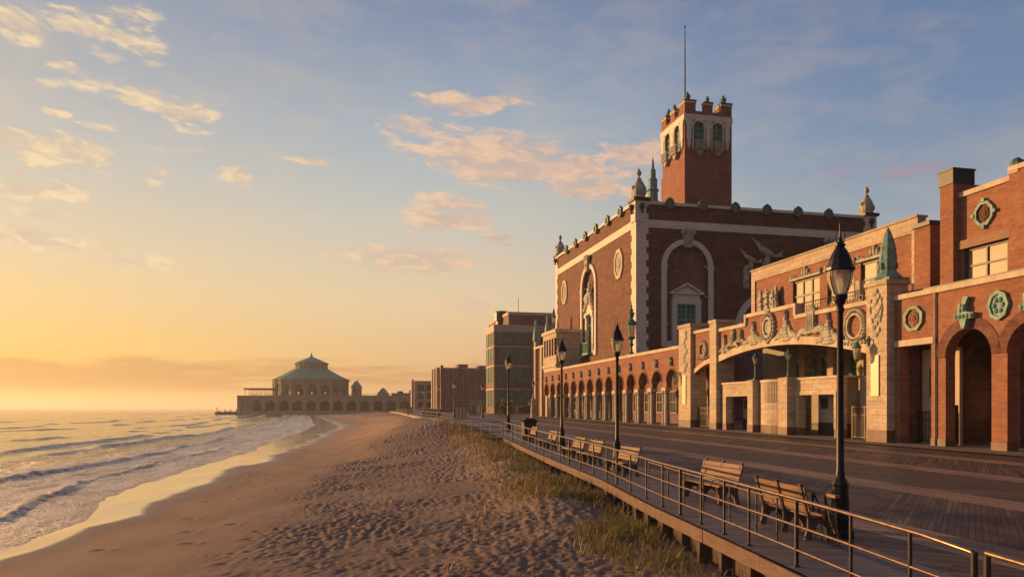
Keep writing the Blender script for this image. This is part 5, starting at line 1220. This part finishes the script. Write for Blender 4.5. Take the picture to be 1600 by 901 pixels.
# apartment block
b2f = Frame((-25.0, 262), (-SY, SX), (-SX, -SY)); b2s = Frame((-25.0, 262), (-SX, -SY), (-SY, SX))
r = block('long grey-brown apartment block with rows of pale windows and stepped sunlit bays', 'apartment_block', b2f, 22, 26, 16.6, 0, 0, 'brick3', .5)
for fl in range(5):
    for k in range(8):
        a0 = 1.2+2.65*k; window(b2f, a0, a0+1.4, -.14, 2.6+2.85*fl, 4.5+2.85*fl, 2, 2, r, 'stone2', 'glass', .16, .12, .1)
    for k in range(6): a0 = 1.6+4.1*k; window(b2s, a0, a0+1.9, -.14, 2.6+2.85*fl, 4.6+2.85*fl, 2, 2, r, 'stone2', 'glass', .16, .12, .1)
mb = MB(b2f)
for a_ in (-.5, 5.9, 13.4): mb.box(a_, a_+.9, -.9, -.0, 0, 17.9)
mb.box(5.9, 9.5, .6, 6, 16.5, 18.4); mb.box(13.4, 16.8, .6, 6, 16.5, 18.0); mb.build('bay', 'brick3', r)
mb = MB(b2s)
for b_ in (5, 12, 19): mb.box(b_, b_+2.2, -1.3, -.01, 0, 17.4)
mb.build('bay', 'stone', r)
# small grey block
b3f = Frame((-42.5, 320), (-SY, SX), (-SX, -SY))
r = block('small pale grey block between the apartments and the low roofs', 'apartment_block', b3f, 13, 9, 14.2, 0, 0, 'plaster', .4)
for fl in range(3):
    for k in range(3): a0 = 1.6+3.8*k; window(b3f, a0, a0+2.4, -.14, 3+3.7*fl, 5.6+3.7*fl, 2, 1, r, 'darkframe', 'glass', .16, .12, .1)
b3s = Frame((-42.5, 320), (-SX, -SY), (-SY, SX)); mb = MB(b3s); mb.box(2, 6, -1.0, -.01, 0, 15.2); mb.build('bay', 'stone', r)
# low houses behind the pavilion's long arcade
random.seed(11)
lows = [(-86,470,6,7.6,'gable','pale gabled house beside the domed pavilion'),(-78,478,11,8.0,'flat','low brown house with a flat roof, second right of the pavilion'),(-67,480,14,9.6,'hip','low house with a dark green hipped roof'),(-53,470,8,8.0,'hip','little house with a green hipped roof between two low blocks'),(-44.5,470,13,11.5,'flat','plain grey low block left of the small pale block')]
for (x, y, w, h, kind_, lb) in lows:
    r = thing('low_house', (x+w/2, y, 0), lb, 'house', 'low houses on the far shore'); mb = MB(); mb.box(x, x+w, y, y+9, 0, 4.0+h); mb.build('wall', 'plaster' if kind_ != 'flat' else 'brick3', r)
    mb = MB(); zt = 4.0+h
    if kind_ == 'gable': mb.prism([(x-.4,zt),(x+w+.4,zt),(x+w/2,zt+4.2)], y-.3, y+9.3)
    elif kind_ == 'hip': mb.lathe(x+w/2, y+4.5, [(w*.74,zt),(w*.4,zt+2.6),(w*.34,zt+2.7)], 4, math.pi/4)
    elif kind_ == 'dome': mb.lathe(x+w/2, y+4.5, [(w*.52,zt),(w*.5,zt+1.0),(w*.36,zt+2.6),(w*.15,zt+3.4),(.05,zt+4.0)], 12)
    else: mb.box(x-.3, x+w+.3, y-.3, y+9.3, zt, zt+.6); mb.box(x+w*.3, x+w*.6, y+2, y+5, zt+.6, zt+1.9)
    mb.build('roof', 'tile' if kind_ in ('hip','gable') else 'roof', r)
    for k in range(int(w/3.2)): xx = x+1.2+3.1*k; window(WORLD, xx, xx+1.3, y-.08, zt-3.6, zt-1.6, 1, 2, r, 'stone2', 'lit' if (k+int(w)) % 3 == 0 else 'glass', .14, .1)
# ================================================================== the domed pavilion at the water's edge
PX, PY = -122.6, 450
r = thing('domed_pavilion', (PX, PY, 0), 'pale many-sided pavilion with two-tier green copper roof on an arched base by the water', 'pavilion')
y0 = 424
M['pav'] = plainmat('pavilion_stone', (.40,.34,.27), .85, var=.25, sc=.4)
base_z = -1.5
x0, x1 = -158.0, -57.0
arches = []; x = -147.2
k = 0
while x < x1-4: arches.append(x); x += 7.9-.03*k; k += 1
mb = MB(); mb.wall(x0, x1, base_z, 9.6, y0, y0+1.2, [(a, 2.75, 1.3, 4.4, True) for a in arches]); mb.box(x0, x0+1.2, y0+1.2, y0+52, base_z, 9.6); mb.build('arched_base', 'pav', r)
mb = MB()
for a in arches: mb.box(a+3.35, a+4.6, y0-.6, y0-.01, base_z, 9.6)
mb.box(x0-.2, x0+1.2, y0-.6, y0-.01, base_z, 9.6); mb.box(x0-.4, x1, y0-.8, y0+1.4, 9.6, 10.1); mb.box(x0-.3, x1, y0-.5, y0-.02, 8.1, 8.4); mb.build('pilasters', 'pav', r)
mb = MB(); mb.box(x0+1.3, x1, y0+7, y0+8, base_z, 9.5); mb.box(x0+1.2, x1, y0+1.25, y0+52, 9.3, 9.55); mb.build('inner_wall', 'dark', r)
for i in range(3): window(WORLD, x0+2.4+2.6*i, x0+4.0+2.6*i, y0-.16, 2.2, 7.2, 2, 3, r, 'pav', 'glass', .2, .15)
mb = MB()
for a in arches: mb.box(a-3.6, a+3.3, y0+.1, y0+.3, 10.95, 11.1); [mb.box(a-3.5+.7*i, a-3.38+.7*i, y0+.14, y0+.26, 10.1, 10.95) for i in range(10)]
mb.build('terrace_rail', 'pav', r)
# rotunda
N = 18; RR = 22.3
def rot_pt(r_, t_): return (PX+r_*math.sin(t_), PY-r_*math.cos(t_))
for i in range(N):
    t0 = 2*math.pi*(i-.5)/N-.06; t1 = 2*math.pi*(i+.5)/N-.06
    p0 = rot_pt(RR, t0); p1 = rot_pt(RR, t1); L = math.hypot(p1[0]-p0[0], p1[1]-p0[1])
    ax = ((p1[0]-p0[0])/L, (p1[1]-p0[1])/L); bx = (-ax[1], ax[0]); Fi = Frame(p0, ax, bx)
    if math.cos((t0+t1)/2) < -.3: 
        mb = MB(Fi); mb.box(0, L, 0, .5, 9.5, 19.4); mb.build('drum_wall', 'pav', r); continue
    mb = MB(Fi); mb.wall(0, L, 9.5, 19.4, 0, .8, [(L/2, 2.45, 10.5, 14.6, True)]); mb.box(-.5, .6, -.5, -.01, 9.5, 19.2); mb.build('drum_wall', 'pav', r)
    mb = MB(Fi); mb.band(L/2, 14.6, 2.05, 2.45, .2, .5, n=12); mb.box(L/2-2.45, L/2+2.45, .3, .45, 14.1, 14.4)
    for q in (-1.2, 0, 1.2): mb.box(L/2+q-.09, L/2+q+.09, .3, .45, 10.5, 16.6)
    mb.build('drum_window', 'pav', r)
    if i in (0, 1, 17, 16, 2, 3): mb = MB(Fi); mb.box(L/2-.5+(i%3-1)*.9, L/2+.2+(i%3-1)*.9, 2.0, 2.1, 11.2, 12.2); mb.build('lit_pane', 'lit', r)
def ngon_ring(prof, nm, mt, n=N, ph=None):
    mb = MB(); vs = []
    ph = -.06-math.pi/N if ph is None else ph
    for (r_, z) in prof:
        for i in range(n): x_, y_ = rot_pt(r_, 2*math.pi*i/n+ph); vs.append((x_, y_, z))
    fs = []
    for j in range(len(prof)-1):
        for i in range(n): fs.append((j*n+i, j*n+(i+1)%n, (j+1)*n+(i+1)%n, (j+1)*n+i))
    fs.append(tuple(range(n))); fs.append(tuple(range((len(prof)-1)*n, len(prof)*n)))
    mb.add(vs, fs); return mb.build(nm, mt, r)
ngon_ring([(RR-.3,19.4),(RR+1.0,19.42),(RR+1.1,19.9),(RR-.2,20.0)], 'eaves', 'pav')
ngon_ring([(14.0,9.6),(14.0,19.3)], 'inner_core', 'dark')
ngon_ring([(22.6,20.0),(17.5,22.3),(13.0,24.8),(10.2,26.6),(9.9,26.6)], 'main_roof', 'tile')
ngon_ring([(9.4,26.4),(9.4,29.6)], 'lantern_storey', 'pav')
for i in range(N): x_, y_ = rot_pt(9.4, 2*math.pi*i/N-.06-math.pi/N); mb = MB(); mb.lathe(x_, y_, [(.3,26.6),(.3,29.6)], 6); mb.build('lantern_column', 'stone2', r)
ngon_ring([(9.3,29.6),(10.4,29.7),(10.4,30.1),(6.0,32.0),(2.5,33.4),(.5,34.3)], 'top_roof', 'tile')
mb = MB(); mb.lathe(PX, PY, [(.9,34.0),(.6,34.6),(.8,35.0),(.3,35.3),(.35,35.9),(.05,36.9)], 8); mb.build('finial', 'verd', r)
mb = MB()
for i in range(N):
    ph = 2*math.pi*i/N-.06-math.pi/N
    a_ = rot_pt(22.7, ph); b_ = rot_pt(10.0, ph); m1_ = rot_pt(17.5, ph); m2_ = rot_pt(13, ph); mb.tube([(*a_,20.05),(*m1_,22.35),(*m2_,24.85),(*b_,26.65)], .14, 4)
mb.build('roof_seams', 'tile', r)
# terrace canopy
r2 = thing('terrace_canopy', (-148, 436, 10), 'flat-roofed open canopy on thin posts on the left end of the pavilion terrace', 'canopy')
mb = MB(); mb.box(-155.8, -140.2, 428, 440, 13.6, 14.1); mb.box(-156.2, -139.8, 427.6, 440.4, 14.1, 14.4); mb.build('canopy_roof', 'lead', r2)
for i in range(7):
    for yy in (428.4, 439.6): mb = MB(); mb.lathe(-155.4+2.5*i, yy, [(.14,9.5),(.14,13.6)], 6); mb.build('post', 'pav', r2)
# gatehouse on the base
r2 = thing('gatehouse', (-89, 430, 10), 'small gabled stone gatehouse standing on the arched base right of the dome', 'gatehouse')
mb = MB(); mb.wall(-93.2, -88.4, 9.6, 15.0, 427, 427.5, [(-90.8, .8, 9.6, 13.4, True)]); mb.box(-93.2,-92.7,427.5,433,9.6,15); mb.box(-88.9,-88.4,427.5,433,9.6,15); mb.box(-93.2,-88.4,429,429.4,9.6,15); mb.build('wall', 'pav', r2)
mb = MB(); mb.prism([(-93.6,15),(-88.0,15),(-90.8,18.6)], 426.6, 433.4); mb.build('roof', 'tile', r2)
mb = MB(); mb.tube([(-90.8,430,18.4),(-89.2,430,19.6)], .15, 5); mb.build('weathervane', 'verd', r2)
# jetty
r2 = thing('stone_jetty', (-166, 432, -1), 'low dark rock jetty with short posts running into the sea from the pavilion', 'jetty')
mb = MB(); rr_ = random.Random(4)
for i in range(90): mb.blob(-175+19*rr_.random(), 432+4*rr_.random(), -.7+.8*rr_.random(), .8+.8*rr_.random(), .9, .5+.6*rr_.random(), 6, 4, rr_.random())
mb.box(-172, -156, 433, 435, -1, .4); mb.build('rocks', 'lead', r2)
for x_ in (-173.6, -169, -165.5, -162, -159): mb = MB(); mb.lathe(x_, 433, [(.25,0),(.22,2.3 if x_ > -173 else 3.4)], 6); mb.build('post', 'lead', r2)
# kiosk, shelter, bins and shrubs on the far deck
def booth(name, x, y, w, d, h, label, cat, mt, roofover=.3, slats=3):
    z0 = float(g(y)); r = thing(name, (x, y, z0), label, cat)
    mb = MB(); mb.box(x-w/2, x+w/2, y, y+d, z0, z0+h); mb.build('wall', mt, r)
    mb = MB(); mb.box(x-w/2-roofover, x+w/2+roofover*3, y-roofover, y+d+roofover, z0+h, z0+h+.12); mb.build('roof', 'stone2', r)
    for i in range(slats+1): xx = x-w/2+w*i/slats; mb = MB(); mb.box(xx-.05, xx+.05, y-.07, y-.002, z0, z0+h); mb.build('batten', 'bench', r)
    for i in range(3): yy = y+d*i/2; mb = MB(); mb.box(x-w/2-.07, x-w/2-.002, yy-.06, yy+.06, z0, z0+h); mb.build('batten', 'bench', r)
    return r
booth('shelter', -7.0, 100, 1.5, 3.2, 1.5, 'low golden timber shelter behind the dune crest', 'shelter', 'panel', .2, 3)
r = booth('kiosk', -7.4, 150, 2.6, 3, 2.9, 'small orange kiosk with a poster panel far along the deck', 'kiosk', 'stone', .25, 2)
mb = MB(); mb.box(-8.4, -7.6, 149.86, 149.90, 1.5, 3.1); mb.build('poster', 'verd2', r)
mb = MB(); mb.box(-7.2, -6.5, 149.86, 149.90, 1.5, 3.1); mb.build('poster', 'panel', r)
booth('shelter', -13.6, 125, 2.8, 4, 1.15, 'low sunlit deck box at the bend left of the golden shelter', 'shelter', 'stone2', .3, 3)
for (x_, y_, s_, lb) in ((-26.5, 190, 2.2, 'square bin on the sand at the far bend of the boardwalk, farther of the two'), (-21.0, 152, 1.5, 'square bin on the sand below the boardwalk bend, nearer of the two')):
    zz = float(sand_base(np.array([x_]), np.array([y_]))[0]) if x_ < edge(y_) else float(g(y_))
    r = thing('sand_bin', (x_, y_, zz), lb, 'bin', 'square bins on the sand'); mb = MB(); mb.lathe(x_, y_, [(s_*.42,zz-.2),(s_*.52,zz+s_*.6),(s_*.56,zz+s_*.62),(s_*.56,zz+s_*.7)], 4, .7); mb.build('bin_body', 'plaster', r)
    mb = MB(); mb.lathe(x_, y_, [(s_*.46,zz+s_*.7),(s_*.3,zz+s_*.78)], 4, .7); mb.build('lid', 'lead', r)
# statue-like planter figure at the far lamp
r = thing('stone_figure', (2.9, 100, float(g(100))), 'small sunlit stone figure on a pedestal before the far end of the arcade', 'statue'); z0 = float(g(100))
mb = MB(); mb.lathe(2.9, 100, [(.55,z0),(.55,z0+.15),(.4,z0+.25),(.36,z0+.9),(.48,z0+1.0)], 8); mb.build('pedestal', 'stone2', r)
mb = MB(); mb.lathe(2.9, 100, [(.32,z0+1.0),(.38,z0+1.4),(.26,z0+1.9),(.36,z0+2.4),(.30,z0+2.7),(.1,z0+2.85),(.17,z0+3.0),(.16,z0+3.2),(.02,z0+3.32)], 10)
mb.tube([(2.6,100,z0+2.5),(2.3,99.9,z0+2.1),(2.5,99.7,z0+1.9)], .09, 6); mb.build('figure', 'stone', r, True)

# ================================================================== shrubs and grass
m, T = mat('shrub_leaves'); pos = T.new('ShaderNodeNewGeometry').outputs['Position']
T.set(color=T.mix(T.smooth(T.noise(pos, 2.5, 3), .35, .65), (.05,.075,.02), (.11,.10,.03)), rough=.6); M['leaf'] = m
def shrub(x, y, w, h, label, n=900, stem=True):
    z0 = float(g(y)); r = thing('shrub', (x, y, z0), label, 'shrub', 'shrubs in front of the glass block')
    rg = np.random.default_rng(int(abs(x)*10)); mb = MB()
    cl_ = rg.normal(size=(14, 3))*[w*.26, w*.2, h*.2]+[0, 0, h*.6]
    for i in range(n):
        c_ = cl_[rg.integers(14)]+rg.normal(size=3)*[w*.11, w*.11, h*.1]; c_[2] = max(c_[2], .1)
        a_ = rg.normal(size=3); a_ /= np.linalg.norm(a_); b_ = np.cross(a_, rg.normal(size=3)); b_ /= np.linalg.norm(b_); s_ = .16
        p = c_+[x, y, z0]; mb.v += [tuple(p-a_*s_), tuple(p+b_*s_*.45), tuple(p+a_*s_), tuple(p-b_*s_*.45)]; k = len(mb.v); mb.f.append((k-4,k-3,k-2,k-1))
    mb.build('foliage', 'leaf', r)
    mb = MB()
    for i in range(6): t_ = i*1.05; mb.tube([(x,y,z0),(x+w*.12*math.cos(t_),y+w*.12*math.sin(t_),z0+h*.4),(x+w*.3*math.cos(t_),y+w*.3*math.sin(t_),z0+h*.75)], .05, 5, .015)
    mb.build('stems', 'pile', r)
shrub(-.9, 118, 3.6, 2.6, 'spiky yellow-green shrub in front of the glass-fronted block, left one')
shrub(3.0, 160, 6.5, 2.4, 'wide dark low shrub before the ground floor glass, right of the spiky one', 1500)
# a person-free deck; dune grass as one mass
m, T = mat('dune_grass'); pos = T.new('ShaderNodeNewGeometry').outputs['Position']
hf = attr(T, 'tip'); rn = attr(T, 'tone')
cg = T.mix(rn, (.11,.13,.025), (.46,.31,.14)); cg = T.mix(T.m('MULTIPLY', hf, .6), cg, T.mix(.5, cg, (.50,.36,.16)))
T.set(color=cg, rough=.55, spec=.3)
tr = T.new('ShaderNodeBsdfTranslucent'); T.put(tr.inputs['Color'], cg); ms = T.new('ShaderNodeMixShader'); ms.inputs[0].default_value = .3
T.l.new(T.bsdf.outputs[0], ms.inputs[1]); T.l.new(tr.outputs[0], ms.inputs[2]); T.l.new(ms.outputs[0], T.n['Material Output'].inputs[0]); M['grass'] = m
rg = np.random.default_rng(3)
bx_, by_, bh, bt = [], [], [], []
def tufts(n, ylo, yhi, dlo, dhi, blades, spread, hmean, powd=1.4, gate_=None, green=.4):
    for i in range(n):
        u_ = rg.random(); y_ = ylo*(yhi/ylo)**u_; dd = dlo+(dhi-dlo)*rg.random()**powd
        x_ = float(edge(y_))-dd
        if gate_ is not None and vnoise(np.array([x_/.9+9]), np.array([y_/1.5]), 77)[0] < gate_+.25*dd/dhi: continue
        nb_ = int(blades*(.5+rg.random())); tone = np.clip(.58+(rg.random()-.5)*1.1-(green-.4), 0, 1)
        hs = hmean*(.7+.6*rg.random())
        bx_.extend(x_+rg.normal(size=nb_)*spread); by_.extend(y_+rg.normal(size=nb_)*spread*1.3)
        bh.extend(hs*(.5+.8*rg.random(nb_))); bt.extend(np.clip(tone+.5*(rg.random(nb_)-.5), 0, 1))
tufts(480, 9.3, 26, .05, 2.7, 8, .18, .30, 1.3, .36)
tufts(680, 20, 56, .05, 3.2, 7, .22, .30, 1.9, .34)
tufts(70, 10.5, 26, .5, 2.5, 22, .11, .42, 1.1, .25, .95)
tufts(60, 16, 40, .4, 2.6, 24, .14, .42, 1.3, .25, .95)
tufts(380, 44, 66, .2, 4.6, 10, .24, .38, 1.5, .32)
tufts(260, 11, 60, 1.6, 5.0, 6, .20, .28, 1.0, .42)
X0 = np.array(bx_); Y0 = np.array(by_); H0 = np.array(bh); T0 = np.array(bt)
k = (X0 < edge(Y0)-.06); X0, Y0, H0, T0 = X0[k], Y0[k], H0[k], T0[k]
Z0, _ = sand_z(X0, Y0, False); Z0 = Z0-.05
n = len(X0); an = rg.random(n)*2*math.pi; lean = H0*(.15+.75*rg.random(n)); wdir = an+math.pi/2
wd_ = .0045+.0035*rg.random(n)+Y0*.00022
lx, ly = np.cos(an)*lean+.08*H0, np.sin(an)*lean
V = []; TP = []
for q, (f_, z_, w_) in enumerate([(0, 0, 1.), (.18, .45, .95), (.52, .82, .7), (1., 1.0, .12)]):
    cxx = X0+lx*f_; cyy = Y0+ly*f_; czz = Z0+H0*z_*(1-.25*f_*lean/np.maximum(H0, .01))
    V.append(np.stack([cxx-np.cos(wdir)*wd_*w_, cyy-np.sin(wdir)*wd_*w_, czz], -1)); V.append(np.stack([cxx+np.cos(wdir)*wd_*w_, cyy+np.sin(wdir)*wd_*w_, czz], -1)); TP += [z_, z_]
V = np.stack(V, 1); base = (np.arange(n)*8)[:, None, None]
Q = base+np.array([[0,1,3,2],[2,3,5,4],[4,5,7,6]])[None]
me = bpy.data.meshes.new('dune_grass'); co = V.reshape(-1, 3); Q = Q.reshape(-1, 4)
me.vertices.add(len(co)); me.vertices.foreach_set('co', co.ravel().astype(np.float32)); me.loops.add(Q.size); me.loops.foreach_set('vertex_index', Q.ravel().astype(np.int32))
me.polygons.add(len(Q)); me.polygons.foreach_set('loop_start', np.arange(0, Q.size, 4, dtype=np.int32)); me.update(calc_edges=True); me.validate()
at = me.attributes.new('tip', 'FLOAT', 'POINT'); at.data.foreach_set('value', np.tile(np.array(TP), n).astype(np.float32))
at = me.attributes.new('tone', 'FLOAT', 'POINT'); at.data.foreach_set('value', np.repeat(T0, 8).astype(np.float32))
me.materials.append(M['grass']); o = bpy.data.objects.new('dune_grass', me); COL.objects.link(o)
tag(o, 'dry green and straw coloured dune grass growing along the boardwalk edge', 'grass', kind='stuff')
# ------------------------------------------------------------------ haze
HAZE = .00024
if HAZE:
    m = bpy.data.materials.new('sea_haze'); m.use_nodes = True; nt = m.node_tree; nt.nodes.clear()
    pv = nt.nodes.new('ShaderNodeVolumePrincipled'); pv.inputs['Density'].default_value = HAZE; pv.inputs['Color'].default_value = (1, .94, .88, 1)
    pv.inputs['Anisotropy'].default_value = .35
    ou = nt.nodes.new('ShaderNodeOutputMaterial'); nt.links.new(pv.outputs[0], ou.inputs['Volume'])
    mb = MB(); mb.box(-11600, 6200, -60, 8100, -4.5, 58); h_ = mb.build('haze', m); tag(h_, kind='stuff')
